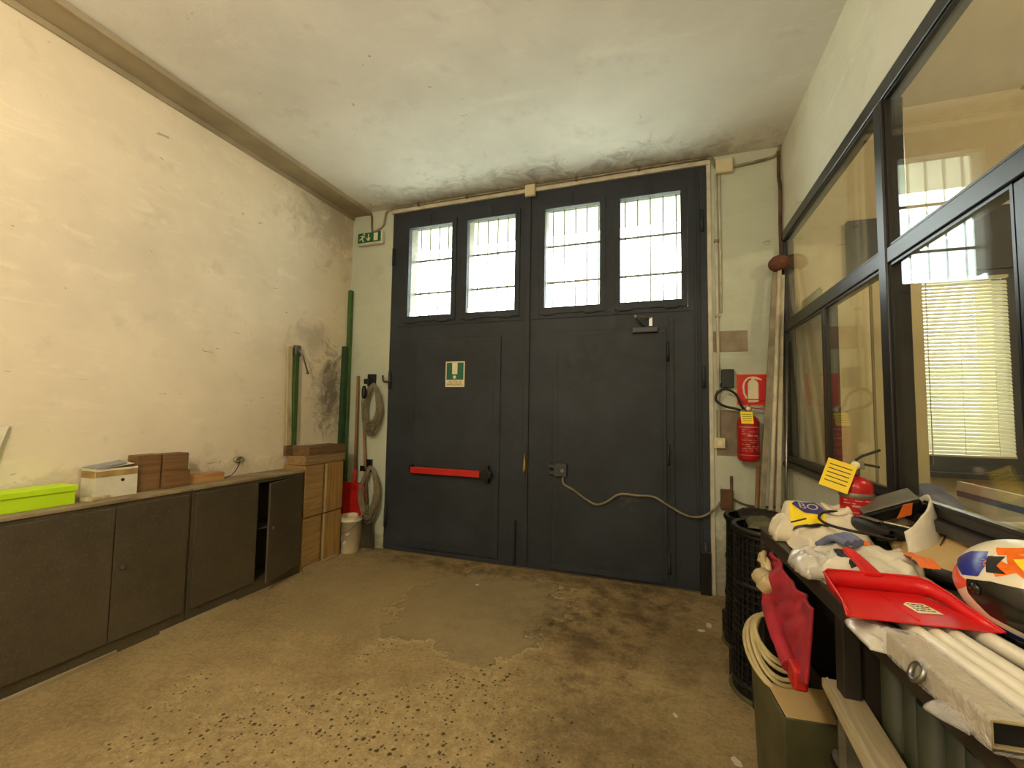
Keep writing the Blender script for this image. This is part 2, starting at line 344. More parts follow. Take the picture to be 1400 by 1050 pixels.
def blob(outline, H, amp=.02, freq=9, seed=0, rings=14, n=72, power=.5, z0=.004, tilt=(0, 0)):
    """crumpled soft thing lying on z=0, outline a closed xy loop around its middle"""
    mb = MB(); P = spline([(x, y, 0) for x, y in outline] + [(outline[0][0], outline[0][1], 0)], 8)
    cx = sum(p.x for p in P)/len(P); cy = sum(p.y for p in P)/len(P); n = len(P)-1
    vs = []; fs = []
    for i in range(rings+1):
        t = i/rings
        for j in range(n):
            x = cx + (P[j].x-cx)*t; y = cy + (P[j].y-cy)*t
            q = Vector((x*freq+seed*7.3, y*freq, seed*3.1))
            rid = 1-abs(noise.noise(q))*2.2; nn = noise.noise(q*2.3)
            env = max(0, 1-t**2.6)**power
            z = z0 + env*(H + amp*rid + amp*.6*nn + tilt[0]*(x-cx) + tilt[1]*(y-cy))
            vs.append((x + amp*.4*nn*t, y + amp*.4*rid*t*.5, max(z, z0*.5)))
    for i in range(rings):
        for j in range(n): fs.append((i*n+j, i*n+(j+1) % n, (i+1)*n+(j+1) % n, (i+1)*n+j))
    mb.add(vs, fs, True)
    mb.add([vs[rings*n+j] for j in range(n)], [tuple(range(n))], False)
    return mb

# ============================================================ SETTING
XL, XR, XR2 = -0.02, 4.493, 4.593      # left wall, partition wall faces
ZC = 3.89; YB = -8.6; WT = .34
DX0, DX1, DH = .545, 3.888, 3.85
o = S('floor', MB().box(XL-.3, XR2, YB-.2, WT, -.12, 0), 'floor_concrete')
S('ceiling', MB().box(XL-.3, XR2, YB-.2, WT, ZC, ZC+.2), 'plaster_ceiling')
S('wall_left', MB().box(XL-.3, XL, YB-.2, WT, 0, ZC), 'plaster_left')
S('wall_rear', MB().box(XL, XR2, YB-.2, YB, 0, ZC), 'plaster_back')
S('wall_back_left', MB().box(XL, DX0, 0, WT, 0, ZC), 'plaster_back')
S('wall_back_right', MB().box(DX1, XR, 0, WT, 0, ZC), 'plaster_back')
S('wall_back_top', MB().box(DX0, DX1, 0, WT, DH, ZC), 'plaster_back')
# partition wall with the glazing
GY0, GY1 = -.02, -5.0
S('wall_right', MB().box(XR, XR2, GY1, 0, 0, 1.13), 'plaster_right')
S('wall_right_top', MB().box(XR, XR2, GY1, 0, 3.10, ZC), 'plaster_right')
S('wall_right_rear', MB().box(XR, XR2, YB, GY1, 0, ZC), 'plaster_right')
# cornice box at left wall / ceiling
t1 = sroot('trim_1')
MB().box(XL, .225, YB, -.001, ZC-.035, ZC).build('cornice_board', 'cornice_paint', t1, bev=.006)
MB().box(XL, XL+.022, YB, -.001, ZC-.075, ZC-.03).build('cornice_moulding', 'cornice_paint', t1, bev=.008)
MB().box(.215, .24, YB, -.001, ZC-.045, ZC).build('cornice_lip', 'cornice_paint', t1, bev=.006)
# white wooden strip round the door head
t2 = sroot('trim_2')
MB().box(DX0-.02, DX1+.035, -.03, 0, DH-.03, DH+.012).build('head_strip', 'trim_white', t2, bev=.004)
MB().box(DX1, DX1+.035, -.02, 0, 0, DH-.03).build('side_strip', 'trim_white', t2, bev=.004)
# canopy and surroundings outside
S('wall_outside_canopy', MB().box(-1, 7.4, WT, WT+.62, 3.74, 3.9), 'plaster_outside')
S('ground_outside', MB().box(-14, 20, WT, 24, -.25, -.02), 'plaster_outside')
S('wall_outside', MB().box(-14, 20, 24, 24.3, -.1, 4.5), 'plaster_outside')

# ------------------------------------------------------------ big door, two leaves
WINS = [(.77, 1.32), (1.5, 2.055), (2.37, 2.93), (3.12, 3.67)]
WZ0, WZ1 = 2.60, 3.62; XM = 2.212
def door_leaf(name, x0, x1, wins, inner):
    r = sroot(name)
    yf, yb = .0, .06
    m = MB()
    m.box(x0, x1, yf, yb, .012, WZ0-.07)                # lower sheet
    xs = [x0] + [v for w_ in wins for v in (w_[0]-.055, w_[1]+.055)] + [x1]
    for i in range(0, len(xs), 2): m.box(xs[i], xs[i+1], yf, yb, WZ0-.07, WZ1+.055)
    m.box(x0, x1, yf, yb, WZ1+.055, DH-.006)
    m.build('leaf_panel', 'door_paint', r)
    for (a, b) in wins:                                   # opening sashes
        f = MB(); A, B, c, d = a-.052, b+.052, WZ0-.067, WZ1+.052; y0, y1 = -.014, .05
        f.box(A, a, y0, y1, c, d); f.box(b, B, y0, y1, c, d); f.box(a, b, y0, y1, c, WZ0); f.box(a, b, y0, y1, WZ1, d)
        s = f.build('window_sash', 'door_paint', r, bev=.003)
        MB().box(a-.004, b+.004, .02, .026, WZ0-.004, WZ1+.004).build('pane', 'glass_clear', s)
        for q in (a+.03, b-.11):
            MB().box(q-.04, q+.075, -.026, -.012, WZ0-.083, WZ0-.068).build('hinge', 'door_paint', s, bev=.003)
        MB().box((a+b)/2-.012, (a+b)/2+.012, -.022, -.012, WZ1+.03, WZ1+.12).build('catch', 'door_paint', s, bev=.003)
    return r, inner
def frame_lines(parent, x0, x1, z0, z1, w=.05, t=.008, name='panel_frame'):
    m = MB(); m.box(x0, x0+w, -t, .002, z0, z1); m.box(x1-w, x1, -t, .002, z0, z1); m.box(x0+w, x1-w, -t, .002, z1-w, z1); m.box(x0+w, x1-w, -t, .002, z0, z0+w)
    return m.build(name, 'door_paint', parent, bev=.002)
d1, _ = door_leaf('door_1', DX0+.004, XM-.004, WINS[:2], 0)
d2, _ = door_leaf('door_2', XM+.004, DX1-.004, WINS[2:], 0)
# top rail line under the windows
for r, a, b in ((d1, DX0+.1, XM-.02), (d2, XM+.02, DX1-.1)):
    MB().box(a, b, -.010, 0, 2.485, 2.505).build('rail_moulding', 'door_paint', r, bev=.003)
# wicket (escape) door in the left leaf
wk = MB().box(.905, 1.915, -.016, .0, .06, 2.335).build('escape_door', 'door_paint', d1, bev=.004)
MB().box(.93, 1.845, -.019, -.016, .12, 2.29).build('escape_panel', 'door_paint', wk, bev=.002)
# vertical stiles
MB().box(XM-.045, XM+.012, -.022, -.002, .02, DH-.04).build('meeting_strip', 'door_paint', d1, bev=.004)
MB().box(2.092, 2.108, -.024, -.002, .02, .46).build('drop_bolt', 'dark_slot', d1, bev=.002)
m = MB(); m.box(2.185, 2.212, -.045, -.022, .945, 1.05); m.tube([(2.198, -.05, .93), (2.198, -.055, .97), (2.2, -.05, 1.13)], [.012, .014, .008]); m.build('latch_handle', 'brass', d1)
# panic bar
pb = MB().box(.895, .925, -.085, -.015, .875, .95).build('panic_bar', 'black_plastic', d1, bev=.006)
MB().box(.925, 1.735, -.10, -.06, .868, .935).build('push_bar', 'red_bar', pb, bev=.008)['label'] = 'red push bar'
m = MB(); m.tube([(1.80, -.015, .90), (1.80, -.10, .90)], .052, 20); m.box(1.735, 1.86, -.09, -.06, .87, .93); m.box(1.78, 1.82, -.075, -.015, .81, .99); m.build('latch_case', 'black_plastic', pb, bev=.004)
# wicket door in the right leaf
wk2 = MB().box(2.475, 3.535, -.014, .0, .045, 2.345).build('wicket_door', 'door_paint', d2, bev=.004)
MB().box(2.53, 3.50, -.018, -.014, .12, 2.30).build('wicket_panel', 'door_paint', wk2, bev=.002)
for z in (2.12, 1.18, .22): MB().tube([(3.548, -.014, z-.09), (3.548, -.014, z+.09)], .014, 10).build('wicket_hinge', 'door_paint', wk2)
MB().box(3.56, 3.60, -.012, 0, .04, 2.42).build('hinge_stile', 'door_paint', d2, bev=.003)
MB().box(3.78, 3.80, -.012, 0, .02, DH-.04).build('edge_stile', 'door_paint', d2, bev=.003)
MB().box(3.83, 3.884, -.022, 0, .02, DH-.04).build('jamb_stile', 'door_paint', d2, bev=.003)
for z in (1.88, 3.3, .35): MB().tube([(3.845, -.03, z-.1), (3.845, -.03, z+.1)], .017, 10).build('door_hinge', 'door_paint', d2)
for z in (1.88, 3.3, .35): MB().tube([(.575, -.02, z-.1), (.575, -.02, z+.1)], .017, 10).build('door_hinge', 'door_paint', d1)
m = MB(); m.tube(spline([(.60, -.02, 1.86), (.56, -.05, 1.86), (.52, -.06, 1.87), (.51, -.06, 1.93)], 5), .011, 8); m.build('hold_open_hook', 'black_frame', d1)
# door closer
cl = MB().box(3.235, 3.46, -.065, -.014, 2.295, 2.345).build('door_closer', 'office_dark', d2, bev=.006)
m = MB(); m.bar((3.34, -.05, 2.355), (3.27, -.14, 2.42), .022, .01); m.bar((3.27, -.14, 2.425), (3.40, -.012, 2.44), .022, .01); m.bar((3.40, -.012, 2.36), (3.40, -.012, 2.44), .03, .01, (0, 1, 0)); m.tube([(3.27, -.14, 2.405), (3.27, -.14, 2.44)], .014); m.build('closer_arm', 'steel', cl)
MB().box(3.45, 3.53, -.022, -.012, 2.29, 2.33).build('closer_plate', 'door_paint', cl)
# electric lock
lk = MB().box(2.50, 2.625, -.06, -.016, .925, 1.05).build('electric_lock', 'office_dark', d2, bev=.006)
m = MB(); m.box(2.44, 2.50, -.045, -.016, .94, .975); m.box(2.44, 2.50, -.045, -.016, 1.005, 1.035); m.box(2.44, 2.455, -.045, -.016, .93, 1.045); m.build('strike', 'office_dark', lk, bev=.003)
MB().tube([(2.585, -.06, .985), (2.585, -.072, .985)], .018, 16).build('key_cylinder', 'steel', lk)
# bottom weather strips
MB().box(2.475, 3.50, -.03, -.014, .04, .085).build('weather_bar', 'door_paint', wk2, bev=.003)
MB().box(DX0+.03, XM-.13, -.02, 0, .0125, .05).build('bottom_rail', 'door_paint', d1, bev=.003)
MB().box(3.80, 3.885, -.05, -.022, .0, .36).build('jamb_guard', 'black_frame', d2, bev=.004)
# sill strip under the doors (floor track)
S('trim_3', MB().box(DX0, DX1, -.004, .1, 0, .010), 'conduit_dark')
# security bars outside of each door window
g0 = None
for i, (a, b) in enumerate(WINS):
    g = thing('window_grille', ['security bars outside the first door window from the left', 'security bars outside the second door window from the left', 'security bars outside the third door window from the left', 'security bars outside the rightmost door window'][i], 'grille', ((a+b)/2, .20, WZ0-.12), 0, 'security bars outside the door windows')
    W = .42; HH = WZ1-WZ0+.3
    for j in range(5):
        x = -.24 + j*.12
        MB().tube([(x, 0, 0), (x, 0, HH)], .0065, 8).build('bar', 'dull_steel', g)
    for z in (.12+.31, .12+.70): MB().box(-.30, .30, -.006, .006, z-.011, z+.011).build('crossbar', 'dull_steel', g)
    MB().box(-.31, -.29, -.14, .006, .2, HH).build('wall_arm', 'dull_steel', g); MB().box(.29, .31, -.14, .006, .2, HH).build('wall_arm', 'dull_steel', g)

# ------------------------------------------------------------ glazed partition
w1 = sroot('window_1')
FX0, FX1 = XR-.03, XR+.05
MB().box(FX0, FX1, GY1, GY0, 3.02, 3.10).build('top_rail', 'black_frame', w1, bev=.006)
MB().box(FX0, FX1, GY1, GY0, 2.242, 2.318).build('middle_rail', 'black_frame', w1, bev=.006)
MB().box(FX0-.02, FX1, GY1, GY0, 1.13, 1.172).build('sill_rail', 'black_frame', w1, bev=.006)
MB().box(FX0+.01, FX1, GY1, GY0, 1.172, 1.212).build('bottom_rail', 'black_frame', w1, bev=.006)
for y0, y1, z0, z1 in ((-.075, GY0, 1.212, 3.02), (-1.83, -1.755, 1.212, 3.02), (-3.56, -3.49, 1.212, 3.02), (GY1, GY1+.06, 1.212, 3.02)):
    MB().box(FX0-.005, FX1+.004, y0, y1, z0, z1).build('post', 'black_frame', w1, bev=.006)
MB().box(FX0+.008, FX1, -1.00, -.945, 1.212, 2.242).build('post', 'black_frame', w1, bev=.006)
MB().box(FX0+.008, FX1, -2.64, -2.56, 1.212, 2.242).build('post', 'black_frame', w1, bev=.006)
for y0, y1, z0, z1 in ((-1.755, -.075, 2.318, 3.02), (-3.49, -1.83, 2.318, 3.02), (GY1+.06, -3.56, 2.318, 3.02), (-.945, -.075, 1.212, 2.242), (-1.755, -1.0, 1.212, 2.242), (-2.56, -1.83, 1.212, 2.242), (-3.49, -2.64, 1.212, 2.242), (GY1+.06, -3.56, 1.212, 2.242)):
    MB().box(XR-.012, XR-.006, y0-.004, y1+.004, z0-.004, z1+.004).build('pane', 'glass_partition', w1)
    bd = MB(); X0, X1 = XR-.022, XR-.013; b_ = .012
    bd.box(X0, X1, y0, y0+b_, z0, z1); bd.box(X0, X1, y1-b_, y1, z0, z1); bd.box(X0, X1, y0+b_, y1-b_, z0, z0+b_); bd.box(X0, X1, y0+b_, y1-b_, z1-b_, z1)
    bd.build('glazing_bead', 'black_frame', w1)
# ------------------------------------------------------------ office behind it
OX1 = 7.4; OC = 4.05
S('floor_office', MB().box(XR2, OX1+.2, -5.4, WT, -.12, 0), 'office_floor')
S('ceiling_office', MB().box(XR2, OX1+.2, -5.4, WT, OC, OC+.2), 'plaster_office')
S('wall_office_right', MB().box(OX1, OX1+.2, -5.4, WT, 0, OC), 'plaster_office')
S('wall_office_rear', MB().box(XR2, OX1, -5.4, -5.2, 0, OC), 'plaster_office')
S('wall_office_divider', MB().box(XR+.02, XR2, -5.2, WT, 3.89, OC), 'plaster_office')
m = MB(); m.box(XR2-.1, 5.26, 0.001, WT, 0, OC); m.box(5.92, OX1, 0.001, WT, 0, OC); m.box(5.26, 5.92, 0.001, WT, 0, 1.22); m.box(5.26, 5.92, 0.001, WT, 2.64, OC)
S('wall_office_back', m, 'plaster_office')
S('trim_4', MB().box(6.07, 6.11, -5.2, 0, OC-.02, OC), 'trim_white')
w2 = sroot('window_2')
m = MB(); m.box(5.20, 5.30, -.04, .06, 1.15, 2.66); m.box(5.88, 6.05, -.04, .06, 1.15, 2.66); m.box(5.30, 5.88, -.04, .06, 1.15, 1.27); m.box(5.30, 5.88, -.04, .06, 2.60, 2.66)
m.build('window_frame', 'office_dark', w2, bev=.004)
MB().box(4.93, 6.05, -.06, .0, 2.66, 3.14).build('shutter_box', 'office_dark', w2, bev=.006)
MB().box(5.28, 5.90, .03, .036, 1.25, 2.62).build('pane', 'glass_clear', w2)
MB().box(5.2, 6.05, -.12, .0, 1.11, 1.15).build('window_sill', 'office_dark', w2, bev=.004)
bl = thing('venetian_blind', 'cream venetian blind hanging in the office window behind the partition glass', 'blind', (5.59, -.09, 2.60))
m = MB()
for i in range(47):
    z = -.05 - i*.0273
    m.grid(lambda u, v, z=z: (-.285+.57*u, (v-.5)*.013, z + .0255*(v-.5) + .001*math.cos((v-.5)*PI)), 1, 2)
m.build('slats', 'blind_slat', bl)['kind'] = 'stuff'
MB().box(-.29, .29, -.014, .014, -.022, 0).build('head_rail', 'switch_plastic', bl, bev=.003)
MB().box(-.288, .288, -.01, .01, -1.335, -1.32).build('bottom_rail', 'switch_plastic', bl, bev=.003)
for x in (-.19, 0, .19): MB().tube([(x, -.015, -.01), (x, -.015, -1.32)], .0012, 5).build('ladder_cord', 'switch_plastic', bl)
MB().tube([(-.2, -.03, -.02), (-.2, -.032, -1.40)], .003, 6).build('tilt_wand', 'switch_plastic', bl)
# lockers seen through the far panes
for i in range(2):
    lo = thing('locker', ['tall cream locker behind the first narrow pane, in the far office corner', 'tall cream locker in the office, left of the window blind'][i], 'locker', (4.60 + .30*i, -.5, 0), 0, 'cream lockers in the office corner')
    MB().box(0, .295, 0, .46, .05, 2.5).build('body', 'locker_cream', lo, bev=.003)
    MB().box(.006, .289, -.014, 0, .07, 2.48).build('door', 'locker_cream', lo, bev=.003)
    MB().box(.02, .275, .02, .44, 0, .05).build('plinth', 'black_frame', lo)
dk = thing('office_desk', 'office desk under clutter, just behind the big lower pane', 'desk', (4.66, -3.2, 0))
MB().box(0, .62, 0, 2.2, 1.03, 1.07).build('desktop', 'white_card', dk, bev=.004)
for x, y in ((.04, .04), (.58, .04), (.04, 2.16), (.58, 2.16)): MB().box(x-.02, x+.02, y-.02, y+.02, 0, 1.03).build('leg', 'dull_steel', dk)
bx = thing('display_board', 'white board with a blue stripe standing behind the partition glass', 'board', (5.02, -1.95, 1.07), .0)
MB().box(0, .02, 0, .82, 0, .135).build('panel', 'white_card', bx, bev=.002); 
MB().box(-.003, 0, .28, .82, .055, .085).build('stripe', 'blue_stripe', bx)
cb = blob([(-.1, -.42), (.12, -.40), (.16, 0), (.12, .42), (-.08, .45), (-.14, .1)], .07, .03, 6, 3).build('dust_sheet', 'beige_bag', None, (4.86, -2.2, 1.07))
tag(cb, 'crumpled cream dust sheet on the office desk behind the glass', 'cloth')
cb = blob([(-.08, -.16), (.1, -.15), (.12, .15), (-.06, .18)], .11, .02, 7, 5).build('folded_clothes', 'grey_glove', None, (4.78, -1.33, 1.07))
tag(cb, 'grey blue folded clothes behind the glass, beside the middle post', 'clothes')
st = MB().bar((4.70, -2.95, 1.16), (4.84, -1.95, 1.185), .03, .012).build('wooden_strip', 'wood_pale', None); tag(st, 'pale wooden strip lying across the sheet behind the glass', 'strip')

# ============================================================ LEFT SIDE
CX = .255; CH = .955
def cabinet(y0, y1, split, label, ajar=None):
    """steel cupboard between y0 (near) and y1 (far)"""
    r = thing('metal_cabinet', label, 'cabinet', (XL+.003, y0, 0))
    D = CX - XL - .003; L = y1-y0
    m = MB(); m.box(0, .012, 0, L, 0, CH-.02); m.box(.012, D-.02, 0, .012, 0, CH-.02); m.box(.012, D-.02, L-.012, L, 0, CH-.02); m.box(.012, D-.02, .012, L-.012, .08, .095)
    m.box(D-.02, D-.002, 0, .03, .0, CH-.02); m.box(D-.02, D-.002, L-.03, L, 0, CH-.02); m.box(D-.02, D-.002, .03, L-.03, .0, .085); m.box(D-.02, D-.002, .03, L-.03, CH-.05, CH-.02)
    m.build('body', 'cabinet_paint', r, bev=.002)
    MB().box(-.0, D+.008, -.002, L+.002, CH-.02, CH).build('top', 'cabinet_top', r, bev=.003)
    MB().box(.013, D-.03, .013, L-.013, .5, .512).build('shelf', 'cabinet_paint', r)
    a, s, b = .022, split-y0, L-.022
    for i, (p, q) in enumerate(((a, s-.003), (s+.003, b))):
        hinge_far = (i == 1)
        ang = 0
        if ajar and i == ajar[0]: ang = ajar[1]
        hy = q if hinge_far else p
        dd = bpy.data.objects.new('door', None)
        mb = MB(); lo, hi = (p-hy, q-hy)
        mb.box(-.002, .016, lo, hi, .088, CH-.045)
        d = mb.build('door', 'cabinet_paint', r, (D, hy, 0), bev=.003, rot=(0, 0, ang)); bpy.data.objects.remove(dd)
        ky = (lo+.05) if hinge_far else (hi-.05)
        if i == 1: MB().tube([(.016, ky, .53), (.027, ky, .53)], .012, 14).build('lock', 'steel', d)
    return r
cabinet(-3.93, -2.935, -3.43, 'brown steel cabinet mostly outside the left edge of the picture')
cabinet(-2.93, -1.935, -2.405, 'long brown steel cabinet under the lime green box')
cabinet(-1.93, -.885, -1.385, 'brown steel cabinet with its right door ajar, beside the wooden boxes', (1, .23))
fl = S('trim_5', MB().box(CX+.003, CX+.02, -3.9, -2.35, 0, .022).box(CX+.004, CX+.018, -2.1, -1.55, 0, .018).box(CX+.003, CX+.022, -.85, -.42, 0, .03), 'board_pale')

# wooden boxes, two columns, two rows
lab = ['lower left of the four yellow wooden boxes by the cabinet', 'upper left of the four yellow wooden boxes by the cabinet', 'lower right of the four yellow wooden boxes, beside the bucket', 'upper right of the four yellow wooden boxes, under the beams']
for k_, (y0, y1, z0, z1) in enumerate(((-.872, -.630, .0, .49), (-.872, -.634, .497, .99), (-.606, -.345, .0, .49), (-.612, -.35, .497, .992))):
    r = thing('wooden_box', lab[k_], 'box', (XL+.005, y0, z0), 0, 'yellow wooden boxes stacked beside the cabinets')
    L = y1-y0; H = z1-z0; D = CX - XL - .01 + .012*(k_ % 2)
    wm = 'wood_crate_flat' if k_ < 2 else 'wood_crate'
    MB().box(0, D-.02, .004, L-.004, 0.0, H).build('carcass', wm, r, bev=.003)
    MB().box(D-.02, D, 0, L, .0, H-.004).build('front_board', wm, r, bev=.005)
    if k_ >= 2: MB().box(D, D+.006, .0, .022, .004, H-.008).build('edge_strip', 'wood_pale', r, bev=.002)
def beam(label, loc, L, wd, h, mat, rz=0, cat='beam', name='wooden_beam'):
    r = MB().box(0, wd, 0, L, 0, h).build(name, mat, None, loc, bev=.004, rot=(0, 0, rz)); return tag(r, label, cat, 'timber beams on the wooden boxes')
beam('lower pale timber beam lying directly on the yellow boxes', (.03, -.87, .994), .56, .22, .085, 'wood_light_beam')
beam('upper dark timber beam on top of the pale beam', (.01, -.80, 1.081), .50, .22, .085, 'wood_beam', -.03)
beam('dark timber block at the wall end of the beam stack', (XL+.004, -.885, 1.08), .08, .03, .095, 'wood_beam')
# pale strip and green bar with a hinge leaning on the wall
r = MB().bar((XL+.045, -.865, 1.178), (XL+.012, -.878, 2.16), .05, .02, (1, 0, 0)).build('pale_strip', 'wood_pale'); tag(r, 'pale peeling wooden strip leaning on the wall, above the cabinets', 'strip')
r = thing('green_bar', 'short green metal bar with a steel hinge on its top, on the beams', 'bar', (XL+.03, -.80, 1.178))
MB().bar((.012, 0, 0), (0, 0, .95), .05, .024, (1, 0, 0)).build('bar', 'green_paint', r, bev=.002)
MB().box(-.012, .022, -.035, .035, .89, 1.0).build('hinge_plate', 'steel', r, bev=.003)
m = MB(); m.tube([(.03, .0, .95), (.05, .03, .9), (.05, .10, .74)], .008); m.tube([(.05, .10, .745), (.05, .105, .72)], .014); m.build('stay_rod', 'dull_steel', r)
# tall green poles in the corner
r = MB().bar((.022, -.045, 0), (XL+.024, -.03, 2.95), .045, .045, (1, 0, 0)).build('green_pole', 'green_paint', None, bev=.003); tag(r, 'tall green metal pole standing in the left corner of the room', 'pole', 'green poles in the left corner')
r = MB().bar((.012, -.125, 0), (XL+.028, -.10, 2.27), .05, .05, (1, 0, 0)).build('green_pole', 'dark_green_paint', None, bev=.003); tag(r, 'shorter dark green pole leaning beside the tall one in the corner', 'pole', 'green poles in the left corner')
# white bucket
BX = thing('bucket', 'white paint-stained plastic bucket on the floor, below the red shovel', 'bucket', (.262, -.205, 0))
MB().lathe([(.0, 0), (.098, 0), (.102, .004), (.118, .33), (.124, .33), (.124, .345), (.119, .348), (.122, .38), (.126, .384), (.122, .386), (.114, .383), (.112, .34), (.096, .012), (0, .01)], 32).build('body', 'bucket_plastic', BX)
m = MB(); m.tube(spline([(-.124, 0, .34), (-.10, -.085, .27), (-.02, -.13, .22), (.07, -.12, .25), (.124, 0, .34)], 6), .0025, 6); m.build('handle', 'dull_steel', BX)
for p in ((-.03, .16), (.02, .12), (.05, .21), (-.06, .25)):
    a = -PI/2 + p[0]*9; MB().box(-.012, .012, -.001, .001, -.02, .02, Matrix.Translation((.112*math.cos(a), .112*math.sin(a), p[1])) @ Matrix.Rotation(a+PI/2, 4, 'Z') @ Matrix.Rotation(.6*p[1]*9, 4, 'Y')).build('paint_drip', 'debris', BX)
# red shovel standing blade-down behind the bucket
def shovel(name, label, base, top, bw, bl, mat, cat, hm='wood_handle', hr=.017, curve=.03):
    r = thing(name, label, cat, base); t = Vector(top) - Vector(base); d = t.normalized(); sd = Vector((1, 0, 0)); sd = (sd - d*sd.dot(d)).normalized(); nn = sd.cross(d)
    if nn.y > 0: nn = -nn
    def fn(u, v):
        ww = bw*(.86 + .14*v)*(1 if v < .92 else 1-.25*(v-.92)/.08)
        x = (u-.5)*ww; lift = curve*(abs(u-.5)*2)**3 + (.02 if v > .9 else 0)
        return sd*x + d*(bl*v) + nn*(lift+.004)
    m = MB(); m.grid(fn, 12, 10); m.build('blade', mat, r, solid=.004)
    m = MB(); m.tube([d*(bl*.78)+nn*.012, d*(bl+.08)+nn*.004, d*(bl+.14)], [.014, .021, .018], 12); m.build('socket', mat, r)
    m = MB(); m.tube([d*(bl+.10), d*t.length], [hr, hr*.92], 12); m.build('handle', hm, r)
    return r
shovel('red_shovel', 'red plastic shovel with wooden handle standing behind the white bucket', (.205, -.085, .30), (.15, -.03, 1.93), .31, .42, 'red_bar', 'shovel').rotation_euler = (0, 0, 0)
shovel('steel_shovel', 'steel shovel with brown handle beside the door, under the cable coils', (.385, -.045, .0), (.235, -.03, 1.60), .20, .34, 'steel', 'shovel', curve=.035)
# black brackets with hanging cable coils
def coil(label, cx, y, zc, rx, rz, n, mat, seed, tail=True):
    r = thing('cable_coil', label, 'cable', (cx, y, zc))
    rnd = random.Random(seed)
    for mi in range(3):
        m = MB()
        for i in range(n//3):
            a = rx*rnd.uniform(.62, 1.05); b = rz*rnd.uniform(.78, 1.08); ph = rnd.uniform(0, 6.28); dy = rnd.uniform(-.03, .03); ox = rnd.uniform(-.015, .015)
            pts = []
            for j in range(25):
                t = j/24*2*PI + .0
                wob = 1 + .06*math.sin(3*t+ph)
                pts.append((ox + a*math.sin(t)*wob*(1.0 if math.cos(t) < .2 else 1-.55*(math.cos(t)-.2)), dy*math.sin(t/2) - .02*math.sin(t/2)**2, rz - b + b*math.cos(t) + .012*math.sin(2*t+ph)))
            m.tube(pts, .0045, 6, False)
        m.build('strand', mat, r)
    return r
for i, (bx_, z_) in enumerate(((.335, 1.88), (.325, .905))):
    b = thing('wall_bracket', ['upper black bracket on the wall left of the door', 'lower black bracket on the wall left of the door'][i], 'bracket', (bx_, 0, z_), 0, 'black brackets holding cable coils')
    MB().box(-.05, .05, -.035, 0, -.07, .07).build('plate', 'black_plastic', b, bev=.005)
    MB().box(-.03, .03, -.115, -.035, -.05, -.03).build('arm', 'black_plastic', b, bev=.003)
    MB().box(-.03, .03, -.125, -.113, -.05, .01).build('lip', 'black_plastic', b, bev=.003)
coil('grey cable coil hanging from the upper bracket beside the door', .40, -.075, 1.56, .12, .27, 30, 'cable_grey', 2)
coil('tangled cable coil hanging from the lower bracket beside the door', .405, -.075, .61, .125, .29, 27, 'cable_grey', 5)
m = MB(); m.lathe([(0, -.07), (.02, -.065), (.028, -.03), (.028, .03), (.016, .07), (0, .075)], 14, smooth=True); r = m.build('cable_plug', 'black_plastic', None, (.335, -.15, 1.735)); tag(r, 'black plug hanging on the upper cable coil', 'plug')
# exit sign
ex = thing('exit_sign', 'green emergency exit sign lamp with running man, high on left corner wall', 'sign', (.262, 0, 3.55), 0)
MB().box(-.175, .175, -.055, -.0, -.075, .075).build('housing', 'trim_white', ex, bev=.012)
MB().box(-.165, .155, -.060, -.055, -.05, .068).build('face', 'green_sign', ex, bev=.003)
m = MB(); y = -.0615
def stroke(m, a, b, w_): m.bar((a[0], y, a[1]), (b[0], y, b[1]), w_, .002, (0, 1, 0))
for a, b, w_ in (((.0-.015, .05), (-.015, -.02), .012), ((-.04, .005), (-.015, -.03), .012), ((.01, .005), (-.015, -.03), .012)): stroke(m, a, b, w_)
m.build('arrow', 'white_print', ex)
m = MB()
for a, b, w_ in (((-.085, .035), (-.105, .0), .02), ((-.105, 0), (-.085, -.035), .012), ((-.105, .0), (-.14, -.012), .012), ((-.085, .033), (-.125, .03), .01), ((-.085, .033), (-.062, .015), .01), ((-.085, -.035), (-.075, -.04), .01)): stroke(m, a, b, w_)
m.lathe([(0, 0), (.011, 0), (.011, .002), (0, .002)], 12, T=Matrix.Translation((-.075, y+.001, .052)) @ Matrix.Rotation(PI/2, 4, 'X'))
m.build('running_man', 'white_print', ex)
MB().box(.06, .115, -.0625, -.060, -.035, .055).build('doorway', 'white_print', ex)
# cables feeding it
r = MB().tube(spline([(.24, -.03, 3.87), (.255, -.02, 3.82), (.26, -.02, 3.70), (.27, -.02, 3.63)], 6), .011, 8).build('sign_cable', 'conduit_dark'); tag(r, 'brown cable from the ceiling corner down to the exit sign', 'cable')
r = MB().tube(spline([(.545, -.04, 3.862), (.47, -.03, 3.85), (.44, -.02, 3.79), (.42, -.02, 3.70), (.34, -.02, 3.65), (.285, -.02, 3.63)], 6), .011, 8).build('sign_cable', 'conduit'); tag(r, 'grey cable curving from the door head to the exit sign', 'cable')

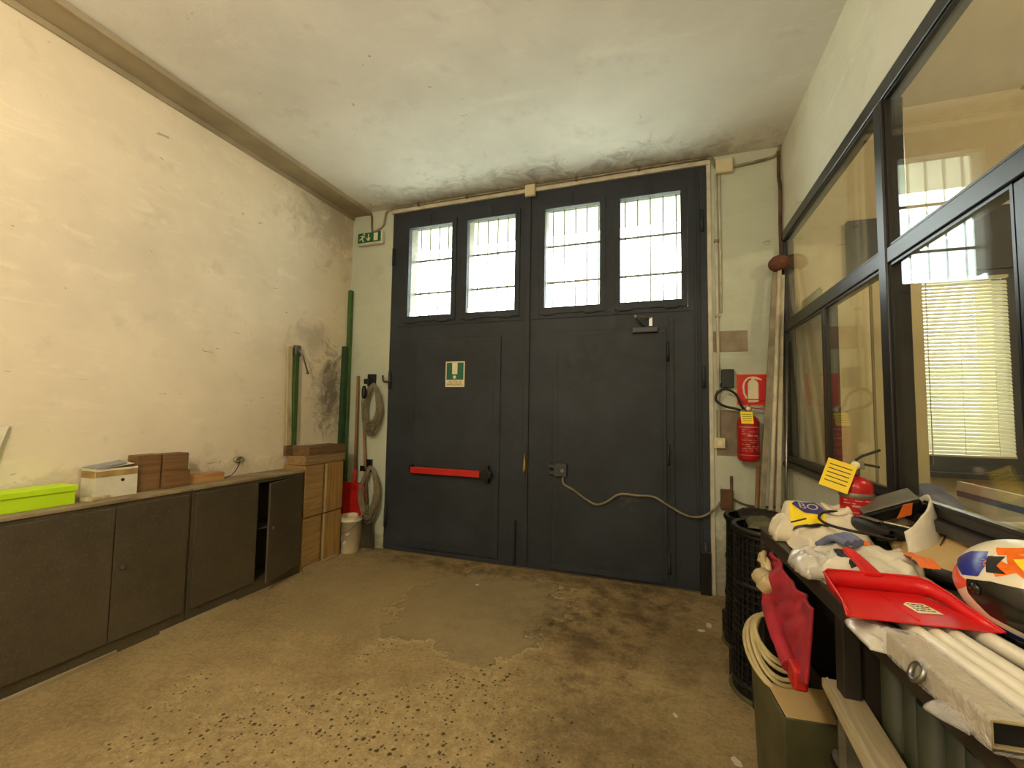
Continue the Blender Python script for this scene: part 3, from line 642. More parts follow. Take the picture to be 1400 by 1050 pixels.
# conduits round the door head
cd = thing('door_conduit', 'painted conduit running along the ceiling above the big door', 'conduit', (0, 0, 0))
MB().tube([(.545, -.042, 3.868), (1.3, -.042, 3.871), (2.17, -.042, 3.874)], .011, 8).build('pipe', 'conduit', cd)
MB().tube([(2.28, -.042, 3.87), (3.0, -.042, 3.872), (3.90, -.042, 3.872)], .011, 8).build('pipe', 'conduit', cd)
for x in (.9, 1.5, 2.7, 3.3): MB().box(x-.012, x+.012, -.058, -.02, 3.852, 3.889).build('clip', 'conduit_dark', cd, bev=.003)
jb = thing('junction_box', 'white junction box above the middle of the door', 'junction box', (2.225, -.0, 3.82)); MB().box(-.055, .055, -.07, -.031, -.06, .062).build('body', 'switch_plastic', jb, bev=.006); MB().box(-.05, .05, -.076, -.07, -.055, .057).build('cover', 'switch_plastic', jb, bev=.003)
jb = thing('junction_box', 'white junction box at the top right of the door, on the wall', 'junction box', (4.035, 0, 3.775)); MB().box(-.07, .07, -.055, 0, -.065, .065).build('body', 'switch_plastic', jb, bev=.006); MB().box(-.063, .063, -.062, -.055, -.058, .058).build('cover', 'switch_plastic', jb, bev=.003)
r = MB().tube(spline([(3.90, -.04, 3.872), (3.94, -.03, 3.86), (3.955, -.025, 3.80), (3.965, -.02, 3.775)], 5), .011, 8).build('conduit_bend', 'conduit'); tag(r, 'bent conduit joining door head and right junction box', 'conduit')
r = MB().tube(spline([(4.105, -.02, 3.765), (4.25, -.02, 3.775), (4.42, -.02, 3.80), (4.46, -.025, 3.84), (4.475, -.03, 3.885)], 5), .012, 8).build('corner_conduit', 'conduit'); tag(r, 'grey conduit from the junction box to the right ceiling corner', 'conduit')
r = MB().tube(spline([(4.462, -.03, 3.83), (4.46, -.03, 3.6), (4.468, -.03, 3.5), (4.462, -.03, 3.1), (4.465, -.03, 2.75)], 5), .014, 8).build('corner_pipe', 'rust'); tag(r, 'rusty pipe running down the right corner above the brush', 'pipe')
cd = thing('switch_conduit', 'pair of white conduits down the wall to the light switch, right of the door', 'conduit', (3.965, 0, 0))
MB().tube([(0, -.016, 1.345), (0, -.016, 3.71)], .012, 8).build('pipe', 'trim_white', cd)
MB().tube([(.03, -.016, 2.45), (.03, -.016, 3.71)], .009, 8).build('pipe', 'trim_white', cd)
for z in (3.1, 2.42, 1.75): MB().box(-.02, .02, -.032, 0, z-.012, z+.012).build('clip', 'conduit', cd, bev=.003)
sw = thing('light_switch', 'cream light switch at the foot of the white conduit', 'switch', (3.965, 0, 1.30)); MB().box(-.045, .045, -.045, 0, -.045, .045).build('body', 'switch_plastic', sw, bev=.008); MB().box(-.02, .02, -.052, -.045, -.022, .022).build('rocker', 'white_print', sw, bev=.003)
# wall patches, boxes
r = MB().box(3.93, 4.2, -.006, 0, 2.10, 2.285).build('wall_panel', 'grey_patch', None, bev=.002); tag(r, 'grey brown rectangular patch above the black box on the right wall strip', 'panel')
r = MB().box(3.945, 4.125, -.005, 0, 1.19, 1.585).build('wall_panel', 'grey_patch', None, bev=.002); tag(r, 'scribbled grey patch behind the wall fire extinguisher', 'panel')
m = MB()
rnd = random.Random(4)
r = thing('black_wall_box', 'small black box on the wall left of the red extinguisher sign', 'box', (4.035, 0, 1.86)); MB().box(-.048, .048, -.06, 0, -.08, .08).build('body', 'black_plastic', r, bev=.006); MB().box(-.062, -.048, -.035, 0, -.07, -.04).build('tab', 'black_plastic', r, bev=.003)
r = thing('brown_junction_box', 'brown junction box low on the wall where the door cable ends', 'junction box', (4.015, 0, .82)); MB().box(-.048, .048, -.06, 0, -.085, .085).build('body', 'brown_box', r, bev=.005); MB().box(-.04, .04, -.066, -.06, -.076, .076).build('lid', 'brown_box', r, bev=.003)
r = MB().tube([(4.055, -.012, .46), (4.055, -.012, 1.02)], .012, 8).build('short_conduit', 'conduit_dark'); tag(r, 'short brown conduit behind the brown junction box', 'conduit')
r = MB().tube(spline([(4.06, -.02, .83), (4.15, -.03, .79), (4.28, -.03, .78), (4.47, -.03, .80)], 5), .009, 8).build('low_wall_cable', 'conduit_dark'); tag(r, 'brown cable from the low junction box to the right corner', 'cable')
pts = [(2.59, -.045, .925), (2.60, -.06, .86), (2.70, -.07, .81), (2.80, -.06, .74), (2.90, -.05, .69), (3.0, -.05, .72), (3.12, -.05, .80), (3.28, -.05, .80), (3.42, -.05, .80), (3.55, -.055, .73), (3.70, -.06, .66), (3.82, -.07, .67), (3.92, -.06, .74), (3.968, -.045, .80)]
r = MB().tube(spline(pts, 6), .0105, 10).build('door_cable', 'cable_grey'); tag(r, 'grey sheathed cable sagging across the right door leaf', 'cable')
# emergency exit sign on the door
es = thing('exit_notice', 'green and white emergency exit notice on the left door leaf', 'sign', (1.398, -.02, 1.935))
MB().box(-.113, .113, -.005, 0, -.137, .137).build('plate', 'white_print', es, bev=.002)
MB().box(-.10, .10, -.007, -.005, -.06, .125).build('green_field', 'green_sign', es)
MB().box(-.032, .03, -.009, -.007, .0, .122).build('door_symbol', 'white_print', es)
m = MB(); m.lathe([(0, 0), (.019, 0), (.019, .002), (0, .002)], 16, T=Matrix.Translation((-.003, -.007, -.033)) @ Matrix.Rotation(PI/2, 4, 'X')); m.build('dot', 'white_print', es)
text('lettering', 'USCITA DI', .033, 'ink', es, (0, -.006, -.083), sx=1.05); text('lettering', 'EMERGENZA', .033, 'ink', es, (0, -.006, -.112), sx=1.02)
# fire extinguisher sign
fs = thing('extinguisher_sign', 'red square sign with a white fire extinguisher symbol, on the wall', 'sign', (4.226, 0, 1.765))
MB().box(-.118, .118, -.004, 0, -.135, .135).build('plate', 'red_sign', fs, bev=.002)
m = MB(); y = -.0055
m.box(-.118, .118, -.0055, -.004, .128, .135); m.box(-.118, .118, -.0055, -.004, -.135, -.128); m.box(-.118, -.112, -.0055, -.004, -.128, .128)
m.build('border', 'orange_print', fs)
m = MB(); T = Matrix.Translation((.005, -.004, 0)) @ Matrix.Rotation(PI/2, 4, 'X')
m.prism([(-.035, -.08), (.045, -.08), (.045, .055), (.03, .08), (.015, .085), (.015, .10), (-.008, .10), (-.008, .085), (-.022, .08), (-.035, .055)], .002, T)
m.prism([(-.035, -.108), (.045, -.108), (.045, -.09), (-.035, -.09)], .002, T)
m.prism([(-.002, .10), (.07, .08), (.072, .09), (.03, .112), (-.002, .115)], .002, T)
for a, b in (((-.0, .108), (-.03, .10)), ((-.03, .10), (-.055, .07)), ((-.055, .07), (-.065, .03)), ((-.065, .03), (-.06, -.03)), ((-.06, -.03), (-.04, -.075))): m.bar((a[0], -.0055, a[1]), (b[0], -.0055, b[1]), .014, .002, (0, 1, 0))
m.build('symbol', 'white_print', fs)
# extinguishers
def extinguisher(label, loc, R, H, rz, wall=True, tag_sz=(.085, .11)):
    r = thing('fire_extinguisher', label, 'fire extinguisher', loc, rz)
    hh = H
    prof = [(0, 0), (R*.82, 0), (R*.93, .008), (R, .03), (R, hh*.78)]
    for i in range(1, 9): a = PI/2*i/8; prof.append((R*(.24+.76*math.cos(a)), hh*.78 + hh*.17*math.sin(a)))
    prof += [(R*.22, hh), (0, hh)]
    MB().lathe(prof, 32).build('cylinder', 'red_metal', r)
    if not wall: MB().lathe([(R*1.02, .0), (R*1.02, .028), (R*.9, .034)], 32, (0, 0, 0)).build('base_ring', 'black_plastic', r)
    def band(z0, z1, a0, a1, mat, name='label_band', rr=1.004):
        m = MB(); m.grid(lambda u, v: (R*rr*math.cos(a0+(a1-a0)*u), R*rr*math.sin(a0+(a1-a0)*u), z0+(z1-z0)*v), 14, 1); return m.build(name, mat, r)
    A = -PI/2
    band(hh*.70, hh*.715, A-1.1, A+1.1, 'pink_print'); band(hh*.13, hh*.14, A-1.1, A+1.1, 'pink_print')
    rnd = random.Random(3); m = MB()
    for i in range(11):
        z = hh*(.22+.043*i); a = A-.8
        while a < A+.75:
            w_ = rnd.uniform(.1, .5)
            if rnd.random() < .75:
                m.grid(lambda u, v, a=a, w_=w_, z=z: (R*1.006*math.cos(a+w_*u), R*1.006*math.sin(a+w_*u), z+hh*(.012 + (.014 if i in (6, 7) else 0))*v), 4, 1)
            a += w_+.12
    m.build('small_print', 'pink_print', r)
    m = MB(); m.tube([(0, 0, hh-.005), (0, 0, hh+.035)], R*.26, 14); m.box(-.02, .03, -.014, .014, hh+.02, hh+.05); m.tube([(-.02, 0, hh+.03), (-.05, 0, hh+.03)], .01, 10); m.build('valve', 'dull_steel', r, bev=.002)
    m = MB(); m.lathe([(0, 0), (.017, 0), (.017, .012), (0, .012)], 16, T=Matrix.Translation((.0, -.014, hh+.035)) @ Matrix.Rotation(PI/2, 4, 'X')); m.build('gauge', 'white_print', r)
    hm = 'red_metal' if wall else 'black_plastic'
    L = R*1.35
    m = MB(); m.bar((.0, 0, hh+.045), (L, 0, hh+.032), .022, .009, (0, 0, 1)); m.build('carry_handle', hm, r)
    m = MB(); m.bar((.0, 0, hh+.055), (L*.3, 0, hh+.075), .022, .010); m.bar((L*.3, 0, hh+.075), (L*1.05, 0, hh+.105), .022, .010); m.build('squeeze_lever', hm, r)
    return r
e1 = extinguisher('red fire extinguisher with black hose hung on the wall under its sign', (4.175, -.115, 1.165), .085, .40, 0)
m = MB(); m.tube(spline([(-.03, 0, .43), (-.055, -.01, .47), (-.09, -.01, .555), (-.17, -.01, .60), (-.235, -.01, .56), (-.24, -.01, .50), (-.18, -.01, .455), (-.10, -.01, .435), (-.06, -.03, .42)], 8), .0105, 10); m.build('hose', 'black_rubber', e1)
tg = MB().box(-.045, .045, -.002, 0, -.055, .055).build('inspection_tag', 'yellow_tag', e1, (-.02, -.07, .36), rot=(-.5, 0, 0)); tg['label'] = 'yellow inspection tag'
for z in (.03, .01, -.01, -.03): MB().box(-.034, .034, -.003, -.002, z-.002, z+.002).build('print_line', 'ink', tg)
MB().box(-.02, .02, .085, .115, .18, .36).build('wall_hook', 'black_plastic', e1, bev=.003)

# leaning poles in the right corner
def pole(label, base, top, r_, mat, flat=None, head=False):
    p = thing('leaning_pole', label, 'pole', base, 0, 'poles leaning in the right corner'); t = Vector(top)-Vector(base); r_ *= 1.3; flat = (flat[0]*1.25, flat[1]) if flat else None
    if flat: MB().bar((0, 0, 0), t, flat[0], flat[1], (0, 1, 0)).build('shaft', mat, p, bev=.002)
    else: MB().tube([(0, 0, 0), t], r_, 12).build('shaft', mat, p)
    return p, t
pole('flat grey wooden pole, leftmost of those leaning by the wall extinguisher', (4.155, -.40, .0), (4.395, -.13, 2.74), .015, 'pole_grey', (.032, .018))
p, t = pole('white pole carrying the round brown brush, leaning in the right corner', (4.235, -.36, 0), (4.425, -.14, 2.78), .013, 'pole_white')
m = MB()
def ball(u, v):
    th = PI*v; ph = 2*PI*u; q = Vector((math.sin(th)*math.cos(ph), math.sin(th)*math.sin(ph), math.cos(th)))
    k_ = 1 + .10*noise.noise(q*9) + .05*noise.noise(q*30)
    return (q.x*.078*k_, q.y*.065*k_, q.z*.066*k_)
m.grid(ball, 48, 24); hd = m.build('brush_head', 'cork_brush', p, (t.x-.005, t.y, t.z+.03), rot=(0, -.35, 0))
pole('second white pole, just right of the brush pole', (4.305, -.32, 0), (4.452, -.10, 2.72), .014, 'pole_white', (.026, .018))
pole('thin pale pole nearest the partition, in the right corner', (4.375, -.28, 0), (4.472, -.12, 2.15), .008, 'steel')
pole('thin grey rod between the white poles, in the right corner', (4.27, -.27, 0), (4.435, -.07, 2.62), .008, 'pole_grey')
pole('short brown wooden stick below the wall extinguisher', (4.17, -.20, 0), (4.255, -.06, 1.12), .013, 'wood_handle')

# ============================================================ RIGHT SIDE, FLOOR
def bin_(label, loc, R, H):
    """tall round black bin with a perforated wall"""
    r = thing('perforated_bin', label, 'bin', loc, 0, 'tall black perforated bins')
    MB().lathe([(0, .012), (R*.94, .012), (R*.96, .02), (R*.9, .06), (R*.88, .09)], 40).build('base_tray', 'black_plastic', r, solid=.004)
    MB().lathe([(R*1.02, 0), (R*1.05, .008), (R*1.0, .022), (R*.96, .022), (R*.96, .0)], 40).build('base_rim', 'olive_metal', r)
    MB().lathe([(R*.86, .06), (R*.80, H*.5), (R*.78, H*.95)], 40).build('liner', 'dark_slot', r)
    rib = MB()
    n = 34
    for j in range(n):
        a = 2*PI*j/n; c, s = math.cos(a), math.sin(a)
        rib.tube([(R*.93*c, R*.93*s, .03), (R*.87*c, R*.87*s, H*.5), (R*.84*c, R*.84*s, H-.01)], .0055, 5, False)
    rib.build('ribs', 'black_plastic', r)['kind'] = 'stuff'
    hp = MB()
    nz = 22
    for i in range(nz):
        z = .07 + (H-.1)*i/(nz-1); rr_ = R*(.93 - .09*z/H)
        if i % 7 == 0: hp.lathe([(rr_-.004, z-.012), (rr_+.008, z-.012), (rr_+.008, z+.012), (rr_-.004, z+.012)], 34)
        else: hp.lathe([(rr_-.002, z-.004), (rr_+.003, z-.004), (rr_+.003, z+.004), (rr_-.002, z+.004)], 34, smooth=False)
    hp.build('hoops', 'black_plastic', r)['kind'] = 'stuff'
    m = MB(); m.lathe([(R*.80, H-.02), (R*.92, H-.02), (R*.95, H), (R*.92, H+.012), (R*.80, H+.008)], 40); m.build('top_rim', 'black_plastic', r)
    for a in (2.6, 4.2, 5.5):
        MB().box(-.03, .03, -.02, .02, .0, .17, Matrix.Translation((R*.98*math.cos(a), R*.98*math.sin(a), 0)) @ Matrix.Rotation(a+PI/2, 4, 'Z')).build('foot', 'black_plastic', r, bev=.006)
    return r
bin_('nearer tall black perforated bin, against the end of the workbench', (4.075, -1.33, 0), .215, .905)
bin_('farther tall black perforated bin, close to the right door post', (4.10, -.80, 0), .215, .845)
m = blob([(-.12, -.13), (.12, -.12), (.14, .1), (-.08, .15)], .02, .02, 14, 9); r = m.build('black_sack', 'black_rubber', None, (4.10, -.80, .858)); tag(r, 'crumpled black plastic sack on the farther black bin', 'sack')
m = blob([(-.13, -.12), (.10, -.14), (.14, .08), (-.08, .14)], .015, .02, 14, 11); r = m.build('grey_rag', 'olive_metal', None, (4.075, -1.33, .918)); tag(r, 'greenish rag on the nearer black bin', 'rag')

# ------------------------------------------------------------ workbench
BZ = 1.02
def bfx(y): return 3.93 + .057*(-1.82 - y)       # front edge of the bench
wb = thing('workbench', 'dark wooden workbench loaded with tools, under the glazed partition', 'workbench', (3.93, -1.82, 0), 0)
YN = -4.9
def bt(x0, x1, y0, y1, z0, z1): # box whose x0 follows the skewed front edge
    X = lambda y, d: bfx(y) + d - 3.93
    vs = [(X(y0, x0), y0+1.82, z0), (X(y0, x0), y0+1.82, z1), (X(y1, x0), y1+1.82, z0), (X(y1, x0), y1+1.82, z1),
          (min(X(y0, x1), XR-.004-3.93), y0+1.82, z0), (min(X(y0, x1), XR-.004-3.93), y0+1.82, z1), (min(X(y1, x1), XR-.004-3.93), y1+1.82, z0), (min(X(y1, x1), XR-.004-3.93), y1+1.82, z1)]
    m = MB(); m.add(vs, [(0,1,3,2), (4,6,7,5), (0,4,5,1), (2,3,7,6), (0,2,6,4), (1,5,7,3)]); return m
bt(0, 1, YN, -1.82, BZ-.012, BZ).build('top_sheet', 'bench_edge', wb, bev=.003)
bt(.004, 1, YN, -1.824, BZ-.065, BZ-.012).build('top_board', 'bench_dark', wb, bev=.004)
bt(.05, .53, -1.87, -1.84, 0, BZ-.065).build('end_panel', 'bench_dark', wb, bev=.003)
bt(.0, .05, -1.875, -1.835, 0, BZ-.065).build('leg', 'bench_dark', wb, bev=.003)
bt(.03, .075, -2.60, -2.545, 0, BZ-.065).build('leg', 'bench_dark', wb, bev=.003)
bt(.075, .5, -2.585, -2.56, 0, BZ-.065).build('inner_panel', 'bench_dark', wb, bev=.003)
bt(.0, .05, -3.9, -3.85, 0, BZ-.065).build('leg', 'bench_dark', wb, bev=.003)
bt(.45, .54, -4.88, -1.9, .05, BZ-.07).build('back_panel', 'bench_dark', wb)
def onb(name, mb, mat, xy, label, cat, z=BZ, rz=0, **k):
    o = mb.build(name, mat, None, (xy[0], xy[1], z), rot=(0, 0, rz), **k); return tag(o, label, cat)

# white rag at the far end
onb('white_rag', blob([(-.06, -.12), (.05, -.10), (.09, .0), (.08, .09), (.0, .12), (-.05, .05)], .06, .03, 14, 1), 'white_fabric', (4.00, -1.97), 'white crumpled rag at the far end of the bench, left of the shirt', 'rag')
# white shirt with logo
sh = thing('tee_shirt', 'crumpled white t-shirt with a yellow and blue printed logo, at bench end', 'shirt', (4.13, -2.09, BZ))
def SS(x, y):      # height of the draped shirt
    u = (x+.15)/.32; v = (y+.21)/.44
    e = min(u, 1-u, v*1.3, (1-v)*1.6); env = max(0, min(1, e/.14)); env = env*env*(3-2*env)
    st_ = max(0, min(1, (y+.01)/.17)); st_ = st_*st_*(3-2*st_)
    q = Vector((x*9+3, y*8, 2)); fold = 1-abs(noise.noise(q))*2.0
    return .006 + env*(.035 + .095*st_ - .03*max(0, (x-.02)/.15) + (.022*fold + .010*noise.noise(q*2.6))*(1-.6*st_*(1 if x < .03 else 0)))
def shirt(u, v):
    x = -.15+.32*u; y = -.21+.44*v
    return (x + .016*noise.noise(Vector((y*9, 5, 0)))*(1 if u < .5 else 2) - .045*max(0, .35-v)*(1 if u > .5 else 0), y + .018*noise.noise(Vector((x*11, 1, 0))), SS(x, y))
m = MB(); m.grid(shirt, 64, 72); m.build('body', 'white_fabric', sh)
m = MB()
def neck(u, v):
    a = 2*PI*u; R_ = .034+.011*math.cos(2*PI*v); x, y = .085+R_*1.5*math.cos(a), .15+R_*math.sin(a); return (x, y, SS(x, y)+.008+.010*math.sin(2*PI*v))
m.grid(neck, 32, 8); m.build('collar', 'white_fabric', sh)
def drape(poly, mat, parent, name, lift, dz=0):
    N = len(poly); cx = sum(p[0] for p in poly)/N; cy = sum(p[1] for p in poly)/N; P = []
    for i in range(N):
        a, b = poly[i], poly[(i+1) % N]
        for q in range(5): P.append((a[0]+(b[0]-a[0])*q/5, a[1]+(b[1]-a[1])*q/5))
    K = len(P); vs = []; n = 8
    for r_ in range(n+1):
        for p in P: x, y = cx+(p[0]-cx)*r_/n, cy+(p[1]-cy)*r_/n; vs.append((x, y-lift*.5, SS(x, y)+lift))
    m_ = MB(); m_.add(vs, [(r_*K+j, r_*K+(j+1) % K, (r_+1)*K+(j+1) % K, (r_+1)*K+j) for r_ in range(n) for j in range(K)], True); return m_.build(name, mat, parent)
def L2(pts): return [(-.125+p[0]*1.35, .035+p[1]*1.45) for p in pts]
lo = drape(L2([(0, .0), (.03, -.006), (.07, -.004), (.098, .006), (.104, .035), (.096, .052), (.035, .082), (.022, .090), (.012, .056)]), 'yellow_tag', sh, 'logo', .0045); lo['label'] = 'yellow printed logo field'
drape(L2([(.02, .062), (.036, .085), (.085, .076), (.108, .052), (.09, .032), (.05, .040)]), 'blue_print', lo, 'logo_ground', .006)
drape(L2([(-.004, -.006), (.03, -.013), (.07, -.011), (.102, .001), (.102, .006), (.07, -.005), (.03, -.007), (-.004, 0)]), 'black_plastic', lo, 'logo_outline', .0055)
tl_ = text('logo_letters', 'BO', .046, 'white_print', lo, (0, 0, 0), (0, 0, 0))
for vv in tl_.data.vertices:
    x, y = vv.co.x*1.15 - .037, vv.co.y*.95 + .122 - vv.co.x*.25; vv.co = (x, y-.004, SS(x, y)+.0075)
sw_ = MB().tube([(0, 0, 0), (.06, .035, .012)], .0035, 6); onb('black_zip_tie', sw_, 'black_plastic', (3.985, -2.15), 'thin black tie lying on the white rag', 'tie', BZ+.10)

# standing extinguisher on the bench
e2 = extinguisher('small red fire extinguisher with yellow tag standing on the workbench', (4.285, -1.925, BZ), .060, .285, -.35, False)
tg = MB().box(-.052, .052, -.002, 0, -.062, .062).build('inspection_tag', 'yellow_tag', e2, (-.060, -.062, .275), rot=(-.15, .30, -.1)); tg['label'] = 'yellow inspection tag'
for z in (.04, .022, .004, -.014, -.032): MB().box(-.04, .04, -.003, -.002, z-.002, z+.002).build('print_line', 'ink', tg)
MB().lathe([(.0615, .185), (.0625, .187), (.0625, .203), (.0615, .205)], 32).build('strap', 'dull_steel', e2)
# black and orange boxed tool
tb = thing('tool_case', 'black and orange tool case tilted on the white bag, by the bench extinguisher', 'case', (4.385, -1.975, BZ+.135), -.12)
T = Matrix.Rotation(-.42, 4, 'Y') @ Matrix.Rotation(.35, 4, 'X')
MB().box(-.10, .10, -.045, .045, 0, .055, T).build('body', 'black_plastic', tb, bev=.01)
MB().box(-.098, .098, -.043, .043, .055, .062, T).build('lid', 'dull_steel', tb, bev=.004)
MB().prism([(.0, 0.002), (.05, .002), (.07, .05), (.04, .053)], .0015, T @ Matrix.Translation((-.0, -.045, 0)) @ Matrix.Rotation(PI/2, 4, 'X')).build('orange_label', 'orange_print', tb)
# black sander / gun with loop
gn = thing('heat_gun', 'black power tool with a looped cord, in the middle of the bench', 'power tool', (4.275, -2.03, BZ+.02), -1.28)
def body(u, v):
    a = 2*PI*u; t = v; R = .045*math.sin(PI*min(max(t, .04), .97))**.55*(1-.25*t); return (-.11+.24*t, R*1.0*math.cos(a), .062+R*.8*math.sin(a)+.01*t)
m = MB(); m.grid(body, 24, 20); m.build('housing', 'black_plastic', gn)
m = MB(); m.tube(spline([(-.10, 0, .05), (-.05, .05, .04), (-.02, .10, .035)], 5), [.022, .022, .021, .02, .02, .02, .021, .021, .022, .022, .02], 12); m.build('grip', 'black_rubber', gn)
def WL(wx, wy, z, a=-1.28): return (math.cos(a)*wx + math.sin(a)*wy, -math.sin(a)*wx + math.cos(a)*wy, z)
m = MB(); m.tube(spline([WL(-.02, .06, .06), WL(-.07, .06, .10), WL(-.13, .04, .10), WL(-.165, -.02, .085), WL(-.15, -.09, .075), WL(-.08, -.12, .065), WL(-.02, -.13, .06), WL(.03, -.14, .05), WL(.06, -.10, .05)], 8), .0055, 8); m.build('cord', 'black_rubber', gn)
MB().box(-.02, .08, -.012, .012, .098, .104).build('grey_stripe', 'dull_steel', gn, bev=.002)
# second black shoe-like tool in white bag
tn = thing('black_scanner', 'flat black tool with a pale stripe, lying inside the cream helmet bag', 'tool', (4.385, -2.06, BZ+.045), -1.0)
m = MB()
m.grid(lambda u, v: (-.10+.2*v, .045*math.cos(2*PI*u)*math.sin(PI*min(max(v, .03), .97))**.4, .03+.028*math.sin(2*PI*u)*math.sin(PI*min(max(v, .03), .97))**.4), 24, 18); m.build('body', 'black_plastic', tn)
MB().box(-.07, .03, -.008, .0, .056, .061).build('stripe', 'white_print', tn, bev=.001)
for i in range(5): MB().tube([(.02+.014*i, .012, .055), (.02+.014*i, .012, .060)], .003, 6).build('button', 'dull_steel', tn)
# cream helmet bag / cap-like shell
def bagfn(u, v):
    a = -1.3 + 3.6*u; R = .16*(1-.25*v); q = Vector((u*4, v*4, 7)); return (R*math.cos(a)*.95, R*1.05*math.sin(a), (.10+.12*math.sin(PI*min(1, max(0, u*1.15))))*v**.7 + .012*noise.noise(q*2)*v + .004)
m = MB(); m.grid(bagfn, 40, 14); o = m.build('cream_bag', 'bag_cream', None, (4.355, -2.05, BZ), solid=.006, rot=(0, 0, -.35)); tag(o, 'open cream bag around the black tools, against the partition sill', 'bag')
# cardboard sheet leaning up against the sill
T = Matrix.Translation((4.40, -2.12, BZ+.035))
cbd = MB(); cbd.add([(-.03, .12, .0), (-.10, -.12, 0), (.0, -.42, .0), (.083, -.42, .075), (.083, .28, .085), (.02, .25, .04)], [(0, 1, 2, 3, 4, 5)]); o = cbd.build('cardboard_sheet', 'cardboard', None, (4.40, -2.10, BZ+.018), solid=.004); tag(o, 'tan cardboard sheet leaning on the sill beside the helmet', 'cardboard')
MB().tube([(4.47, -2.16, BZ+.100), (4.435, -2.20, BZ+.073)], .0025, 6).build('stylus', 'ink'); bpy.data.objects['stylus']['label'] = 'thin dark stick on the cardboard sheet'; bpy.data.objects['stylus']['category'] = 'stick'
# orange striped glove bag
gb = thing('glove_bag', 'clear bag of grey work gloves with orange bands, behind the red dustpan', 'bag', (4.14, -2.38, BZ))
blob([(-.17, -.13), (-.03, -.24), (.08, -.22), (.15, -.05), (.19, .10), (.10, .15), (-.03, .14), (-.15, .07)], .05, .03, 11, 4, power=.4).build('bag', 'bag_cream', gb)
def patchfn(x0, x1, y0, y1, h, seed):
    return lambda u, v: (x0+(x1-x0)*u+.03*v, y0+(y1-y0)*v, h + .012*math.sin(v*5+seed) + .008*noise.noise(Vector((u*4, v*4, seed))) - .05*abs(v-.5)**1.5)
m = MB(); m.grid(patchfn(.085, .135, -.16, .06, .088, 1), 8, 14); m.build('orange_band', 'orange_print', gb)
m = MB(); m.grid(patchfn(-.02, .04, .05, .13, .085, 2), 8, 12); m.build('orange_band', 'orange_print', gb)
for i, (a, b) in enumerate((((-.11, .07, .06), (-.05, -.02, .095)), ((-.08, .10, .055), (-.02, .0, .095)), ((-.05, .12, .05), (0, .02, .09)))):
    m = MB(); m.tube(spline([a, ((a[0]+b[0])/2, (a[1]+b[1])/2, .10), b], 5), [.012+.002*i]*11, 10); m.build('glove_finger', 'grey_glove', gb)
onb('clear_packet', blob([(-.06, -.12), (.05, -.08), (.09, .05), (.05, .14), (-.05, .12), (-.08, 0)], .035, .022, 17, 6), 'clear_wrap', (3.995, -2.42), 'crinkled clear plastic packet on the front edge of the bench', 'packet')
onb('black_glove', blob([(-.02, -.10), (.04, -.08), (.05, .06), (.01, .12), (-.03, .06)], .03, .012, 15, 8), 'black_rubber', (4.075, -2.44), 'black glove under the clear bag, left of the dustpan handle', 'glove', BZ+.035)
# black boot cover blade near helmet
m = MB(); m.prism([(-.16, -.02), (-.12, -.045), (.14, -.04), (.16, 0), (.12, .035), (-.13, .03)], .03)
onb('black_casing', m, 'black_plastic', (4.35, -2.43), 'long black plastic casing between the dustpan and the cardboard', 'casing', BZ+.012, -1.15, bev=.012)
onb('beige_sleeve', blob([(-.05, -.16), (.02, -.20), (.05, -.1), (.06, .14), (.0, .2), (-.05, .1)], .03, .012, 8, 12), 'beige_bag', (4.225, -2.60), 'long beige plastic sleeve beside the dustpan, under the helmet', 'sleeve')

# four white pipes
px = [(4.055, .0165, 'white pipe nearest the bench front edge, under the dustpan'), (4.095, .0165, 'white pipe, second from the bench front edge'), (4.135, .0165, 'white pipe, third from the bench front edge'), (4.19, .019, 'thicker white pipe nearest the helmet')]
for i, (x, rr_, l) in enumerate(px):
    dx = .115 if i < 3 else .165
    r = thing('white_pipe', l, 'pipe', (x-.012, -2.66 - .015*i, BZ+rr_+.001), 0, 'white plastic pipes lying along the bench')
    m = MB(); n = 20
    d = Vector((dx, -1, 0)).normalized(); a0 = Vector((0, 0, 0)); b0 = d*1.4
    m.tube([a0, b0], rr_, n, False); m.tube([a0, b0], rr_*.86, n, False); m.build('tube', 'pipe_white', r)
    m = MB(); m.tube([a0-d*.0005, a0+d*.002], rr_*.85, n); m.build('bore', 'dark_slot', r)
# red dustpan
dp = thing('dustpan', 'red plastic dustpan with a white sticker lying on the white pipes', 'dustpan', (4.065, -2.77, BZ+.037), .10)
m = MB(); W0, W1, DL = .125, .148, .20
def pan(u, v):  # u across, v from lip (near camera) to back
    s = abs(u-.5)*2; wall = .0
    x = (u-.5)*2*(W1*(1-v)+W0*v*.86); z = .004
    return (x, -.115+DL*v, z)
m.grid(pan, 12, 8, False)
def wallstrip(pts, hs):
    for i in range(len(pts)-1):
        a, b = pts[i], pts[i+1]; m.add([(a[0], a[1], .004), (b[0], b[1], .004), (b[0]*1.06, b[1]+(.008 if b[1] > 0.05 else 0), hs[i+1]), (a[0]*1.06, a[1]+(.008 if a[1] > .05 else 0), hs[i])], [(0, 1, 2, 3)], True)
L = [(-W1, -.115), (-.134, -.06), (-.127, .02), (-.120, .07), (-.105, .085), (-.05, .087), (0, .088), (.05, .087), (.105, .085), (.120, .07), (.127, .02), (.134, -.06), (W1, -.115)]
wallstrip(L, [.006, .022, .038, .046, .05, .05, .05, .05, .05, .046, .038, .022, .006])
m.build('pan', 'red_plastic', dp, solid=.003)
m = MB(); m.tube([(x*1.06, y_+(.008 if y_ > .05 else 0), h_) for (x, y_), h_ in zip(L, [.006, .022, .038, .046, .05, .05, .05, .05, .05, .046, .038, .022, .006])], .003, 6); m.build('rolled_rim', 'red_plastic', dp)
